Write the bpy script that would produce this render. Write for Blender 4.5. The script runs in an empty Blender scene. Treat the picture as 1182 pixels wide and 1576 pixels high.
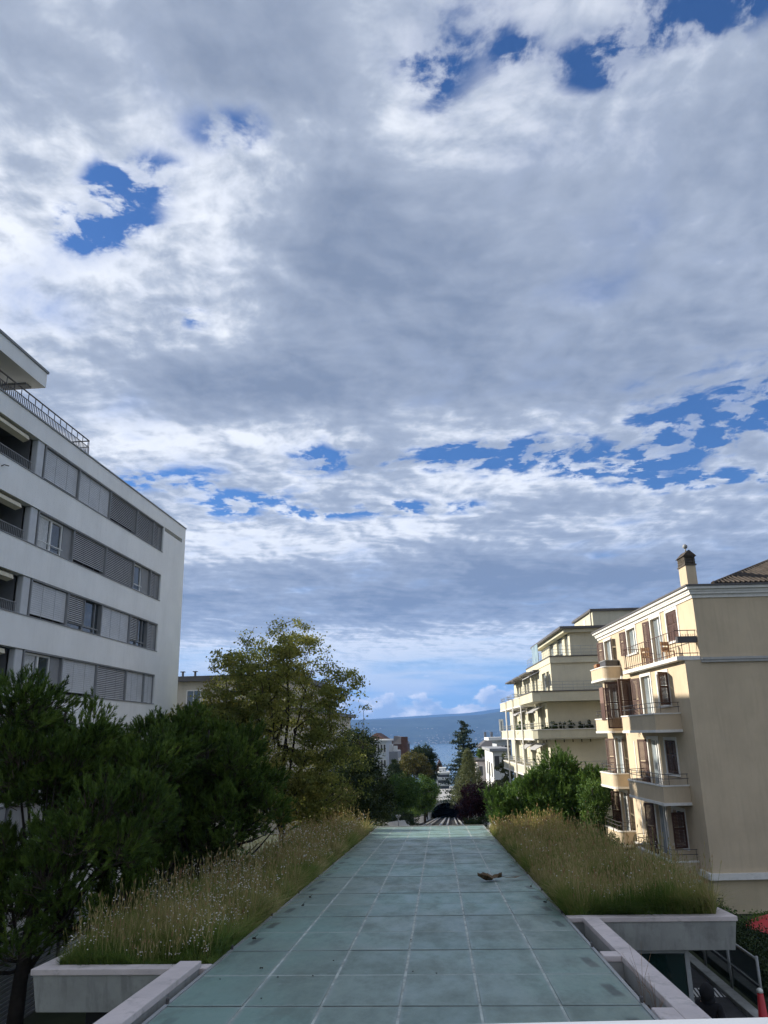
import bpy, bmesh, math, random
import numpy as np
from mathutils import Vector, Matrix

random.seed(7)
rng = np.random.default_rng(11)
SC = bpy.context.scene
COL = SC.collection
PI = math.pi
rad = math.radians

# ---------------------------------------------------------------- camera
CZ = 7.0
YAW, PITCH, ROLL = 0.06000818, 0.28337512, 0.023
def cam_basis():
    f = Vector((-math.sin(YAW)*math.cos(PITCH), math.cos(YAW)*math.cos(PITCH), math.sin(PITCH)))
    r = Vector((math.cos(YAW), math.sin(YAW), 0))
    u = r.cross(f)
    c, s = math.cos(ROLL), math.sin(ROLL)
    return r*c - u*s, r*s + u*c, f
cr, cu, cf = cam_basis()
cam = bpy.data.cameras.new('camera')
cam.sensor_fit = 'VERTICAL'; cam.sensor_height = 24.0
cam.lens = 1184.0/1576.0*24.0
cam.clip_start = 0.05; cam.clip_end = 60000
camo = bpy.data.objects.new('camera', cam); COL.objects.link(camo)
camo.matrix_world = Matrix(((cr.x, cu.x, -cf.x, 0), (cr.y, cu.y, -cf.y, 0), (cr.z, cu.z, -cf.z, CZ), (0, 0, 0, 1)))
SC.camera = camo

# ---------------------------------------------------------------- node helper
class NV:
    """a node socket with arithmetic"""
    def __init__(s, nt, o): s.nt, s.o = nt, o
    def _m(s, op, *a, clamp=False):
        n = s.nt.nodes.new('ShaderNodeMath'); n.operation = op; n.use_clamp = clamp
        for i, v in enumerate((s,)+a):
            if isinstance(v, NV): s.nt.links.new(v.o, n.inputs[i])
            else: n.inputs[i].default_value = v
        return NV(s.nt, n.outputs[0])
    def __add__(s, b): return s._m('ADD', b)
    __radd__ = __add__
    def __mul__(s, b): return s._m('MULTIPLY', b)
    __rmul__ = __mul__
    def __sub__(s, b): return s._m('SUBTRACT', b)
    def __rsub__(s, b): return (s*-1.0)+b
    def __truediv__(s, b): return s._m('DIVIDE', b)
    def max(s, b): return s._m('MAXIMUM', b)
    def min(s, b): return s._m('MINIMUM', b)
    def pow(s, b): return s._m('POWER', b)
    def clamp(s): return s._m('ADD', 0.0, clamp=True)
    def map(s, a, b, c=0.0, d=1.0, smooth=True):
        n = s.nt.nodes.new('ShaderNodeMapRange'); n.interpolation_type = 'SMOOTHSTEP' if smooth else 'LINEAR'
        s.nt.links.new(s.o, n.inputs[0])
        for i, v in enumerate((a, b, c, d)): n.inputs[i+1].default_value = v
        return NV(s.nt, n.outputs[0])
def n_comb(nt, x, y, z=0.0):
    n = nt.nodes.new('ShaderNodeCombineXYZ')
    for i, v in enumerate((x, y, z)):
        if isinstance(v, NV): nt.links.new(v.o, n.inputs[i])
        else: n.inputs[i].default_value = v
    return NV(nt, n.outputs[0])
def n_vec(nt, op, a, b):
    n = nt.nodes.new('ShaderNodeVectorMath'); n.operation = op
    for i, v in enumerate((a, b)):
        if isinstance(v, NV): nt.links.new(v.o, n.inputs[i])
        elif v is not None: n.inputs[i].default_value = v
    return NV(nt, n.outputs['Value' if op in ('LENGTH', 'DOT_PRODUCT', 'DISTANCE') else 'Vector'])
def n_noise(nt, v, scale, detail=6.0, rough=0.55, dist=0.0, dims='3D'):
    n = nt.nodes.new('ShaderNodeTexNoise'); n.noise_dimensions = dims
    if v is not None: nt.links.new(v.o, n.inputs['Vector'])
    n.inputs['Scale'].default_value = scale; n.inputs['Detail'].default_value = detail
    n.inputs['Roughness'].default_value = rough; n.inputs['Distortion'].default_value = dist
    return NV(nt, n.outputs['Fac'])
def n_mix(nt, f, a, b):
    n = nt.nodes.new('ShaderNodeMix'); n.data_type = 'RGBA'
    for i, v in ((0, f), (6, a), (7, b)):
        if isinstance(v, NV): nt.links.new(v.o, n.inputs[i])
        else: n.inputs[i].default_value = v if i == 0 else (tuple(v)+(1.0,))[:4]
    return NV(nt, n.outputs[2])

# ---------------------------------------------------------------- sky
SUN_AZ, SUN_EL = rad(-74.0), rad(23.0)          # measured from +Y, negative is left of the line
wd = bpy.data.worlds.new('World'); SC.world = wd; wd.use_nodes = True
def build_sky(nt):
    nt.nodes.clear()
    out = nt.nodes.new('ShaderNodeOutputWorld'); bg = nt.nodes.new('ShaderNodeBackground')
    nt.links.new(bg.outputs[0], out.inputs[0])
    sk = nt.nodes.new('ShaderNodeTexSky'); sk.sky_type = 'NISHITA'; sk.sun_disc = False
    sk.sun_elevation = SUN_EL; sk.sun_rotation = SUN_AZ
    sk.air_density = 1.0; sk.dust_density = 0.6; sk.ozone_density = 2.0
    tc = nt.nodes.new('ShaderNodeTexCoord')
    sep = nt.nodes.new('ShaderNodeSeparateXYZ'); nt.links.new(tc.outputs['Generated'], sep.inputs[0])
    X, Y, Z = (NV(nt, sep.outputs[i]) for i in range(3))
    zz = Z.max(0.0)+0.07
    PX, PY = X/zz, Y/zz
    P = n_comb(nt, PX, PY)
    # domain warp
    def n2(v, sc, de, ro): return n_noise(nt, v, sc, de, ro, dims='2D')
    w1 = n2(P, 2.2, 3, 0.5); w2 = n2(n_vec(nt, 'ADD', P, (7.3, 2.1, 0.0)), 2.2, 3, 0.5)
    Q = n_comb(nt, PX+(w1-0.5)*0.14, PY+(w2-0.5)*0.14)
    lo = n2(Q, 2.0, 4, 0.5)
    fb = n2(Q, 4.6, 9, 0.565)
    fbs = n2(n_vec(nt, 'ADD', Q, (3.1, 1.7, 0.0)), 9.0, 7, 0.60)
    so = (math.sin(SUN_AZ)*0.03, math.cos(SUN_AZ)*0.03+0.015, 0.0)
    fb2 = n2(n_vec(nt, 'ADD', Q, so), 4.6, 6, 0.56)
    relief = (fb2-fb)
    wav = (fb-0.5)*0.9+(w1-0.5)*1.6
    def blobs(lst, soft, wv):
        tot = None
        for (cx, cy, rx, ry, a) in lst:
            ln = n_vec(nt, 'LENGTH', n_vec(nt, 'MULTIPLY', n_vec(nt, 'SUBTRACT', P, (cx, cy, 0)), (1/rx, 1/ry, 0)), None)
            b = (ln+wv).map(0.0, 1.7, a, 0.0)
            tot = b if tot is None else tot+b
        return tot
    base = ((lo-0.5)*1.30+0.5)*0.50+((fb-0.5)*1.10+0.5)*0.50
    hol = blobs(HOLES, False, wav)*fbs.map(0.39, 0.61, 1.20, 0.25)
    dens = base-hol
    cover = dens.map(0.04, 0.46)
    thick = (base-hol*0.35+blobs(DARKS, True, wav*0.3)-blobs(BRIGHTS, True, wav*0.3)).map(0.22, 0.84, smooth=False)
    # cloud tone: bright thin rims, grey thick bellies, relief from the sun side
    t = ((1.0-thick)+relief*1.3*(1.25-thick)+(fb-0.5)*0.30).clamp()
    c1 = n_mix(nt, t.map(0.05, 0.60, smooth=False), CL_DARK, CL_MID)
    c2 = n_mix(nt, t.map(0.50, 1.0), c1, CL_WHITE)
    sky = n_vec(nt, 'MULTIPLY', NV(nt, sk.outputs[0]), SKY_MUL)
    col = n_mix(nt, cover, sky, c2)
    # far veil: pale blue air between the deck and the mountains
    veil = Z.map(0.06, 0.145, 1.0, 0.0)
    vn = n2(n_comb(nt, X*3.0, Z*26.0), 1.6, 5, 0.55)
    veilc = n_mix(nt, (vn+Z*2.2).map(0.48, 0.80), VEIL_BLUE, VEIL_PALE)
    col = n_mix(nt, veil*0.93, col, veilc)
    # distant cumulus bank standing over the far shore
    cb = n2(n_comb(nt, X*13.0, Z*24.0), 1.5, 6, 0.58)
    cb2 = n2(n_comb(nt, X*13.0-0.12, Z*24.0+0.22), 1.5, 4, 0.55)
    prof = cb-Z.map(0.018, 0.066, 0.0, 0.55, smooth=False)
    m = prof.map(0.14, 0.24)
    cc = n_mix(nt, ((cb-cb2)*4.0+prof.map(0.12, 0.34, 0.9, 0.0)).clamp(), BANK_GREY, BANK_WHITE)
    col = n_mix(nt, m*Z.map(0.075, 0.10, 0.95, 0.0), col, cc)
    nt.links.new(col.o, bg.inputs[0]); bg.inputs[1].default_value = 0.80
# features of the cloud deck, in deck coordinates (east, south) / height
HOLES = [(-0.52, 1.10, .075, .085, .42), (-0.60, 1.16, .05, .05, .36), (-0.46, 1.03, .07, .045, .34), (-0.50, 1.46, .055, .05, .42), (0.03, .89, .075, .085, .34),
         (0.15, .86, .03, .03, .28), (.27, .89, .055, .04, .42), (.50, .80, .14, .065, .52), (-.28, .96, .06, .04, .28), (-.72, .98, .04, .05, .3),
         (-.88, 2.34, .22, .12, .46), (-.60, 2.54, .26, .12, .52), (-.31, 2.25, .13, .14, .44), (-.12, 2.28, .18, .13, .48), (.16, 2.24, .20, .10, .44),
         (-.20, 2.72, .50, .10, .50), (.97, 2.05, .40, .24, .60), (.62, 2.28, .36, .10, .52), (.50, 2.42, .30, .10, .46), (1.0, 2.52, .40, .11, .50)]
DARKS = [(.40, 1.60, .85, .55, .18), (-.15, 1.80, .60, .20, .14), (.0, 1.25, .40, .30, .08), (-.30, .82, .25, .14, .16),
         (-.2, 4.0, 1.6, .9, .18), (1.2, 3.8, 1.3, .9, .15), (.45, 1.0, .3, .2, .06)]
BRIGHTS = [(-.66, 1.05, .24, .32, .15), (-.35, 1.2, .14, .22, .12), (-.4, 2.05, 1.0, .12, .20), (.2, 2.48, .9, .14, .16), (-.5, 3.0, 1.4, .35, .22), (.2, 1.0, .15, .1, .08), (-.3, 5.8, 2.8, .9, .25), (-.45, 1.5, .18, .08, .16), (-.05, 1.0, .2, .08, .12)]
CL_DARK, CL_MID, CL_WHITE = (.180, .220, .300), (.35, .395, .48), (.74, .765, .81)
SKY_MUL = (.036, .060, .098)
VEIL_BLUE, VEIL_PALE = (.30, .50, .74), (.66, .72, .78)
BANK_GREY, BANK_WHITE = (.42, .50, .62), (1.05, 1.0, .94)
build_sky(wd.node_tree)
wd.cycles.sampling_method = 'MANUAL'; wd.cycles.sample_map_resolution = 512

sun = bpy.data.lights.new('sun', 'SUN'); sun.energy = 5.0; sun.angle = rad(0.53); sun.color = (1.0, .93, .80)
suno = bpy.data.objects.new('sun', sun); COL.objects.link(suno)
sdir = Vector((math.sin(SUN_AZ)*math.cos(SUN_EL), math.cos(SUN_AZ)*math.cos(SUN_EL), math.sin(SUN_EL)))
suno.rotation_euler = sdir.to_track_quat('Z', 'Y').to_euler()
suno.location = (-60, 20, 60)

SC.view_settings.view_transform = 'Standard'; SC.view_settings.look = 'None'
SC.view_settings.exposure = 0.75; SC.view_settings.gamma = 1.0; SC.view_settings.use_curve_mapping = False
SC.render.engine = 'CYCLES'
SC.cycles.use_denoising = True
SC.cycles.use_adaptive_sampling = True; SC.cycles.adaptive_threshold = 0.02
SC.cycles.max_bounces = 7; SC.cycles.diffuse_bounces = 3; SC.cycles.glossy_bounces = 3
SC.cycles.transmission_bounces = 5; SC.cycles.transparent_max_bounces = 8; SC.cycles.volume_bounces = 0
SC.cycles.caustics_reflective = False; SC.cycles.caustics_refractive = False

# ================================================================ helpers
class MB:
    """collects faces; build() links them as one mesh object"""
    def __init__(s): s.v = []; s.f = []
    def quad(s, a, b, c, d):
        i = len(s.v); s.v += [tuple(a), tuple(b), tuple(c), tuple(d)]; s.f.append((i, i+1, i+2, i+3)); return s
    def box(s, x0, x1, y0, y1, z0, z1):
        i = len(s.v)
        s.v += [(x0, y0, z0), (x1, y0, z0), (x1, y1, z0), (x0, y1, z0), (x0, y0, z1), (x1, y0, z1), (x1, y1, z1), (x0, y1, z1)]
        s.f += [(i, i+3, i+2, i+1), (i+4, i+5, i+6, i+7), (i, i+1, i+5, i+4), (i+1, i+2, i+6, i+5), (i+2, i+3, i+7, i+6), (i+3, i, i+4, i+7)]
        return s
    def hexa(s, p):
        i = len(s.v); s.v += [tuple(q) for q in p]
        s.f += [(i, i+3, i+2, i+1), (i+4, i+5, i+6, i+7), (i, i+1, i+5, i+4), (i+1, i+2, i+6, i+5), (i+2, i+3, i+7, i+6), (i+3, i, i+4, i+7)]
        return s
    def prism(s, pts, z0, z1):
        n = len(pts); i = len(s.v)
        s.v += [(p[0], p[1], z0) for p in pts]+[(p[0], p[1], z1) for p in pts]
        s.f.append(tuple(range(i+n-1, i-1, -1))); s.f.append(tuple(range(i+n, i+2*n)))
        for k in range(n):
            j = (k+1) % n; s.f.append((i+k, i+j, i+n+j, i+n+k))
        return s
    def tube(s, pts, rads, n=6, cap=True):
        pts = [Vector(p) for p in pts]
        if not hasattr(rads, '__len__'): rads = [rads]*len(pts)
        rings = []
        for k, p in enumerate(pts):
            d = (pts[min(k+1, len(pts)-1)]-pts[max(k-1, 0)])
            if d.length < 1e-9: d = Vector((0, 0, 1))
            d.normalize()
            a = d.orthogonal() if abs(d.z) > .95 else Vector((0, 0, 1)).cross(d)
            a.normalize(); b = d.cross(a)
            i = len(s.v)
            s.v += [tuple(p+(a*math.cos(2*PI*q/n)+b*math.sin(2*PI*q/n))*rads[k]) for q in range(n)]
            rings.append(i)
        for r0, r1 in zip(rings, rings[1:]):
            for q in range(n):
                j = (q+1) % n; s.f.append((r0+q, r0+j, r1+j, r1+q))
        if cap:
            s.f.append(tuple(range(rings[0]+n-1, rings[0]-1, -1))); s.f.append(tuple(range(rings[-1], rings[-1]+n)))
        return s
    def ball(s, c, r, nu=8, nv=6, sx=1, sy=1, sz=1):
        i = len(s.v)
        for a in range(nv+1):
            th = PI*a/nv
            for b in range(nu):
                ph = 2*PI*b/nu
                s.v.append((c[0]+sx*r*math.sin(th)*math.cos(ph), c[1]+sy*r*math.sin(th)*math.sin(ph), c[2]+sz*r*math.cos(th)))
        for a in range(nv):
            for b in range(nu):
                j = (b+1) % nu
                s.f.append((i+a*nu+b, i+(a+1)*nu+b, i+(a+1)*nu+j, i+a*nu+j))
        return s
    def wall(s, M, u0, u1, z0, z1, holes, depth, back=False):
        """wall plane with rectangular openings and their reveals; M(u, z, d) -> point, d inwards"""
        us = sorted({u0, u1, *[h[0] for h in holes], *[h[1] for h in holes]}); us = [u for u in us if u0-1e-6 <= u <= u1+1e-6]
        zs = sorted({z0, z1, *[h[2] for h in holes], *[h[3] for h in holes]}); zs = [z for z in zs if z0-1e-6 <= z <= z1+1e-6]
        for a, b in zip(us, us[1:]):
            run = None
            for c, d in zip(zs, zs[1:]):
                inside = any(h[0]-1e-6 <= a and b <= h[1]+1e-6 and h[2]-1e-6 <= c and d <= h[3]+1e-6 for h in holes)
                if not inside: s.quad(M(a, c, 0), M(b, c, 0), M(b, d, 0), M(a, d, 0))
        for (a, b, c, d) in holes:
            s.quad(M(a, c, 0), M(a, d, 0), M(a, d, depth), M(a, c, depth)); s.quad(M(b, d, 0), M(b, c, 0), M(b, c, depth), M(b, d, depth))
            s.quad(M(a, d, 0), M(b, d, 0), M(b, d, depth), M(a, d, depth)); s.quad(M(b, c, 0), M(a, c, 0), M(a, c, depth), M(b, c, depth))
            if back: s.quad(M(a, c, depth), M(b, c, depth), M(b, d, depth), M(a, d, depth))
        return s
    def mesh(s, name, mat=None, smooth=False):
        me = bpy.data.meshes.new(name); me.from_pydata(s.v, [], s.f)
        if mat: me.materials.append(mat)
        if smooth: me.polygons.foreach_set('use_smooth', [True]*len(me.polygons))
        me.update(); return me
    def build(s, name, mat, parent=None, smooth=False, bevel=0.0, fix=True):
        me = s.mesh(name, mat, smooth)
        if fix:
            bm = bmesh.new(); bm.from_mesh(me)
            bmesh.ops.recalc_face_normals(bm, faces=bm.faces); bm.to_mesh(me); bm.free()
        o = bpy.data.objects.new(name, me); COL.objects.link(o); o.parent = parent
        if bevel:
            m = o.modifiers.new('bevel', 'BEVEL'); m.width = bevel; m.segments = 2; m.limit_method = 'ANGLE'
        return o
def np_mesh(name, mat, verts, faces, parent=None, rnd=None, smooth=False):
    """verts (n,3), faces (m,k) numpy"""
    me = bpy.data.meshes.new(name)
    k = faces.shape[1]; m = len(faces)
    me.vertices.add(len(verts)); me.vertices.foreach_set('co', np.ascontiguousarray(verts, np.float32).ravel())
    me.loops.add(m*k); me.loops.foreach_set('vertex_index', np.ascontiguousarray(faces, np.int32).ravel())
    me.polygons.add(m); me.polygons.foreach_set('loop_start', np.arange(0, m*k, k, dtype=np.int32))
    if rnd is not None:
        at = me.attributes.new('rnd', 'FLOAT', 'FACE'); at.data.foreach_set('value', np.ascontiguousarray(rnd, np.float32))
    me.update(calc_edges=True)
    if mat: me.materials.append(mat)
    if smooth: me.polygons.foreach_set('use_smooth', np.ones(m, bool))
    o = bpy.data.objects.new(name, me); COL.objects.link(o); o.parent = parent
    return o
def tag(o, label, cat, group=None):
    o['label'] = label; o['category'] = cat
    if group: o['group'] = group
    return o
def thing(name, label, cat, loc=(0, 0, 0), rz=0.0, group=None):
    o = bpy.data.objects.new(name, None); COL.objects.link(o); o.empty_display_size = .3
    o.location = loc; o.rotation_euler = (0, 0, rz)
    return tag(o, label, cat, group)
def struct(o): o['kind'] = 'structure'; return o
def stuff(o, label=None, cat=None):
    o['kind'] = 'stuff'
    if label: o['label'] = label
    if cat: o['category'] = cat
    return o
def inst(name, me, parent, loc=(0, 0, 0), rot=(0, 0, 0), sc=(1, 1, 1)):
    o = bpy.data.objects.new(name, me); COL.objects.link(o); o.parent = parent
    o.location = loc; o.rotation_euler = rot; o.scale = sc; return o
def copy_tree(o, parent=None):
    c = o.copy(); COL.objects.link(c); c.parent = parent
    for ch in list(o.children): copy_tree(ch, c)
    return c
def at(px, py, Y):
    """the point of the place seen at a photograph pixel, at distance Y down the line"""
    d = cf+cr*((px-591.0)/1184.0)-cu*((py-788.0)/1184.0)
    t = Y/d.y
    return Vector((d.x*t, Y, CZ+d.z*t))

# ================================================================ materials
def new_mat(name):
    m = bpy.data.materials.new(name); m.use_nodes = True; nt = m.node_tree; nt.nodes.clear()
    out = nt.nodes.new('ShaderNodeOutputMaterial'); b = nt.nodes.new('ShaderNodeBsdfPrincipled')
    nt.links.new(b.outputs[0], out.inputs[0]); return m, nt, b, out
def coord(nt, kind='Object', sc=(1, 1, 1)):
    tc = nt.nodes.new('ShaderNodeTexCoord'); v = NV(nt, tc.outputs[kind])
    return n_vec(nt, 'MULTIPLY', v, sc) if sc != (1, 1, 1) else v
def bump(nt, b, h, strength=.2, dist=.02):
    n = nt.nodes.new('ShaderNodeBump'); n.inputs['Strength'].default_value = strength; n.inputs['Distance'].default_value = dist
    nt.links.new(h.o, n.inputs['Height']); nt.links.new(n.outputs[0], b.inputs['Normal'])
def surf(name, col, rough=.8, var=.12, scale=3.0, bmp=.15, bscale=60., streak=0.0, spec=.3, metal=0.0, dirt=None, dirt_amt=0.0):
    m, nt, b, out = new_mat(name)
    v = coord(nt)
    n = n_noise(nt, v, scale, 5, .6)
    lo = tuple(c*(1-var) for c in col); hi = tuple(min(1, c*(1+var)) for c in col)
    c = n_mix(nt, n.map(.3, .7), lo, hi)
    if streak:
        s1 = n_noise(nt, n_vec(nt, 'MULTIPLY', v, (2.5, 2.5, .22)), 2.2, 5, .65)
        c = n_mix(nt, s1.map(.46, .72, 0, streak), c, tuple(x*.55 for x in col))
    if dirt:
        s2 = n_noise(nt, v, scale*2.3, 7, .7)
        c = n_mix(nt, s2.map(.50, .72, 0, dirt_amt), c, dirt)
    nt.links.new(c.o, b.inputs['Base Color'])
    b.inputs['Roughness'].default_value = rough; b.inputs['Specular IOR Level'].default_value = spec; b.inputs['Metallic'].default_value = metal
    if bmp: bump(nt, b, n_noise(nt, v, bscale, 4, .6), bmp, .01)
    return m
def glass_mat(name, tint=(.03, .04, .05), rough=.04):
    m, nt, b, out = new_mat(name)
    n = n_noise(nt, coord(nt), .8, 3, .5)
    nt.links.new(n_mix(nt, n.map(.3, .7), tint, tuple(c*1.7 for c in tint)).o, b.inputs['Base Color'])
    b.inputs['Roughness'].default_value = rough; b.inputs['Specular IOR Level'].default_value = .9; b.inputs['IOR'].default_value = 1.5
    bump(nt, b, n_noise(nt, coord(nt), 1.1, 2, .5), .04, .05)
    return m
def leaf_mat(name, cols, trans=.35, rough=.6, gain=1.35):
    """leaf colour from a per-leaf random value; diffuse with some light let through"""
    m = bpy.data.materials.new(name); m.use_nodes = True; nt = m.node_tree; nt.nodes.clear()
    out = nt.nodes.new('ShaderNodeOutputMaterial')
    a = nt.nodes.new('ShaderNodeAttribute'); a.attribute_name = 'rnd'
    r = nt.nodes.new('ShaderNodeValToRGB'); nt.links.new(a.outputs['Fac'], r.inputs[0])
    els = r.color_ramp.elements
    for i, c in enumerate(cols):
        p = i/(len(cols)-1)
        if i < 2: e = els[i]; e.position = p
        else: e = els.new(p)
        e.color = tuple(x*gain for x in c)+(1,)
    big = n_noise(nt, coord(nt), .9, 3, .5)
    c = n_mix(nt, big.map(.3, .7, 0, .5), NV(nt, r.outputs[0]), n_vec(nt, 'MULTIPLY', NV(nt, r.outputs[0]), (.6, .62, .6)))
    d = nt.nodes.new('ShaderNodeBsdfPrincipled'); nt.links.new(c.o, d.inputs['Base Color']); d.inputs['Roughness'].default_value = rough
    d.inputs['Specular IOR Level'].default_value = .25
    t = nt.nodes.new('ShaderNodeBsdfTranslucent'); nt.links.new(c.o, t.inputs[0])
    mx = nt.nodes.new('ShaderNodeMixShader'); mx.inputs[0].default_value = trans
    nt.links.new(d.outputs[0], mx.inputs[1]); nt.links.new(t.outputs[0], mx.inputs[2]); nt.links.new(mx.outputs[0], out.inputs[0])
    return m

M = {}
M['white_render'] = surf('white_render', (.82, .82, .80), .85, .05, .5, .12, 90, .10)
M['cream'] = surf('cream_render', (.56, .458, .325), .9, .08, .5, .25, 40, .20, dirt=(.42, .34, .23), dirt_amt=.22)
M['cream_base'] = surf('cream_base_render', (.53, .44, .30), .9, .06, .9, .22, 45, .15)
M['yellow'] = surf('pale_yellow_render', (.58, .545, .42), .9, .06, .7, .15, 45, .18)
M['trim'] = surf('white_trim', (.74, .72, .68), .7, .06, 2, .1, 60, .12, dirt=(.25, .24, .21), dirt_amt=.25)
M['grey_trim'] = surf('grey_trim', (.42, .41, .39), .7, .08, 2, .1, 60, .2)
M['pale_house'] = surf('pale_house_render', (.50, .46, .38), .9, .08, .8, .15, 40, .25)
M['brown'] = surf('brown_shutter', (.085, .045, .035), .55, .15, 3, .05, 40)
M['brown_light'] = surf('brown_shutter_worn', (.20, .125, .10), .6, .15, 3, .05, 40)
M['steel_dark'] = surf('dark_steel', (.07, .065, .065), .45, .1, 5, 0, 40, spec=.5)
M['rail_brown'] = surf('brown_rail', (.10, .06, .05), .5, .1, 5, 0, 40)
M['steel_grey'] = surf('grey_steel', (.30, .31, .31), .45, .08, 4, 0, 40, spec=.5)
M['post_grey'] = surf('grey_post', (.24, .245, .25), .6, .06, 3, 0)
M['blind_light'] = surf('light_blind', (.52, .53, .54), .5, .06, 2, 0)
M['blind_dark'] = surf('grey_blind', (.46, .46, .46), .5, .06, 2, 0)
M['window_white'] = surf('white_window_frame', (.72, .72, .70), .45, .04, 3, 0)
M['glass'] = glass_mat('window_glass')
M['pale_glass'] = glass_mat('sky_curtain_glass', (.17, .20, .22), .06)  # pale tint paints in the sky's reflection and curtains behind the panes
M['curtain'] = surf('curtain', (.55, .56, .56), .9, .12, 6, 0)
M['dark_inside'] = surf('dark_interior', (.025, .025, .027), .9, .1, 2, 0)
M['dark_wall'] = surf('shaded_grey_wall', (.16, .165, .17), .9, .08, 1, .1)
M['awning_cream'] = surf('cream_awning', (.62, .57, .44), .8, .05, 3, 0)
M['awning_grey'] = surf('grey_awning', (.40, .40, .41), .8, .08, 6, 0)
M['concrete'] = surf('concrete', (.34, .345, .325), .9, .14, 1.1, .3, 30, .55, dirt=(.12, .12, .11), dirt_amt=.35)
M['coping'] = surf('pink_coping', (.60, .53, .51), .85, .10, 1.2, .25, 60, 0, dirt=(.27, .25, .23), dirt_amt=.65)
M['roof_metal'] = surf('roof_metal', (.09, .085, .085), .55, .1, 2, 0, spec=.5)
M['tile'] = surf('old_roof_tile', (.065, .052, .043), .9, .4, 2.5, .3, 30, 0, dirt=(.05, .05, .035), dirt_amt=.6)
M['brick'] = surf('chimney_brick', (.10, .085, .07), .9, .3, 6, .3, 30)
M['asphalt'] = surf('asphalt', (.055, .055, .057), .9, .15, 3, .3, 120)
M['paint_white'] = surf('white_paint', (.72, .72, .70), .7, .08, 5, .1, dirt=(.2, .2, .2), dirt_amt=.4)
M['gravel'] = surf('dark_gravel', (.05, .045, .042), .95, .4, 25, .8, 60)
M['soil'] = surf('soil', (.045, .035, .022), .95, .3, 6, .6, 40)
M['bark'] = surf('bark', (.055, .042, .033), .95, .3, 5, .6, 25)
M['bark_dark'] = surf('dark_bark', (.030, .025, .021), .95, .3, 5, .6, 25)
M['red'] = surf('red_plastic', (.50, .025, .03), .4, .1, 3, 0, spec=.5)
M['red_brick'] = surf('red_brown_roof', (.11, .062, .048), .9, .2, .8, .2, 10)
M['white_far'] = surf('white_far_render', (.70, .70, .68), .9, .06, .3, 0)
M['blue_far'] = surf('pale_blue_far_panel', (.50, .54, .58), .8, .06, .3, 0)
M['grey_far'] = surf('grey_far_render', (.30, .31, .33), .9, .08, .3, 0)
M['dark_far'] = surf('dark_window_far', (.04, .045, .055), .3, .1, .3, 0, spec=.7)
M['terracotta'] = surf('terracotta', (.35, .12, .06), .9, .1, 6, .1)
M['wood'] = surf('wood_slat', (.30, .17, .09), .8, .2, 4, .1)
M['skin'] = surf('skin', (.42, .26, .19), .6, .05, 4, 0)
M['black_cloth'] = surf('black_cloth', (.012, .012, .014), .95, .2, 8, .3, 50)
M['ledge'] = surf('ledge_paint', (.46, .49, .54), .5, .03, 4, 0, spec=.4)
M['ivory_panel'] = surf('ivory_panel', (.66, .66, .60), .6, .05, 3, 0)

# ================================================================ terrain, lake, far shore
GP = [(-400, 4), (0, .55), (10, .42), (34, .30), (54, -.3), (70, -.9), (80, -1.95), (200, -12.75), (400, -29), (1000, -74.5), (1060, -78), (1200, -80)]
def gz(y):
    for (a, za), (b, zb) in zip(GP, GP[1:]):
        if y <= b: return za+(zb-za)*(y-a)/(b-a)
    return GP[-1][1]
mb = MB()
ys = [-400, 0, 10, 22, 34, 44, 54, 62, 70, 80, 100, 120, 145, 170, 220, 280, 340, 400, 520, 680, 840, 1000, 1060, 1200]
xs = [-3000, -1500, -700, -300, -150, -80, -40, -20, 0, 20, 40, 80, 150, 300, 700, 1500, 3000]
for j, y in enumerate(ys):
    for x in xs: mb.v.append((x, y, gz(y)))
nx = len(xs)
for j in range(len(ys)-1):
    for i in range(nx-1): mb.f.append((j*nx+i, j*nx+i+1, (j+1)*nx+i+1, (j+1)*nx+i))
M['ground'] = surf('ground_cover', (.045, .055, .028), .95, .4, .35, .5, 8, dirt=(.06, .055, .05), dirt_amt=.6)
struct(mb.build('ground', M['ground']))

def water_mat():
    m, nt, b, out = new_mat('lake_water')
    b.inputs['Base Color'].default_value = (.05, .10, .13, 1); b.inputs['Roughness'].default_value = .18
    v = coord(nt)
    nt.links.new(n_mix(nt, n_noise(nt, n_vec(nt, 'MULTIPLY', v, (.0006, .003, 1)), 1, 4, .5).map(.35, .65), (.05, .11, .14), (.07, .14, .18)).o, b.inputs['Base Color'])
    bump(nt, b, n_noise(nt, v, .08, 4, .6), .35, 3.0)
    return m
struct(MB().quad((-12000, 990, -73.5), (12000, 990, -73.5), (12000, 7700, -73.5), (-12000, 7700, -73.5)).build('lake', water_mat()))

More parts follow.
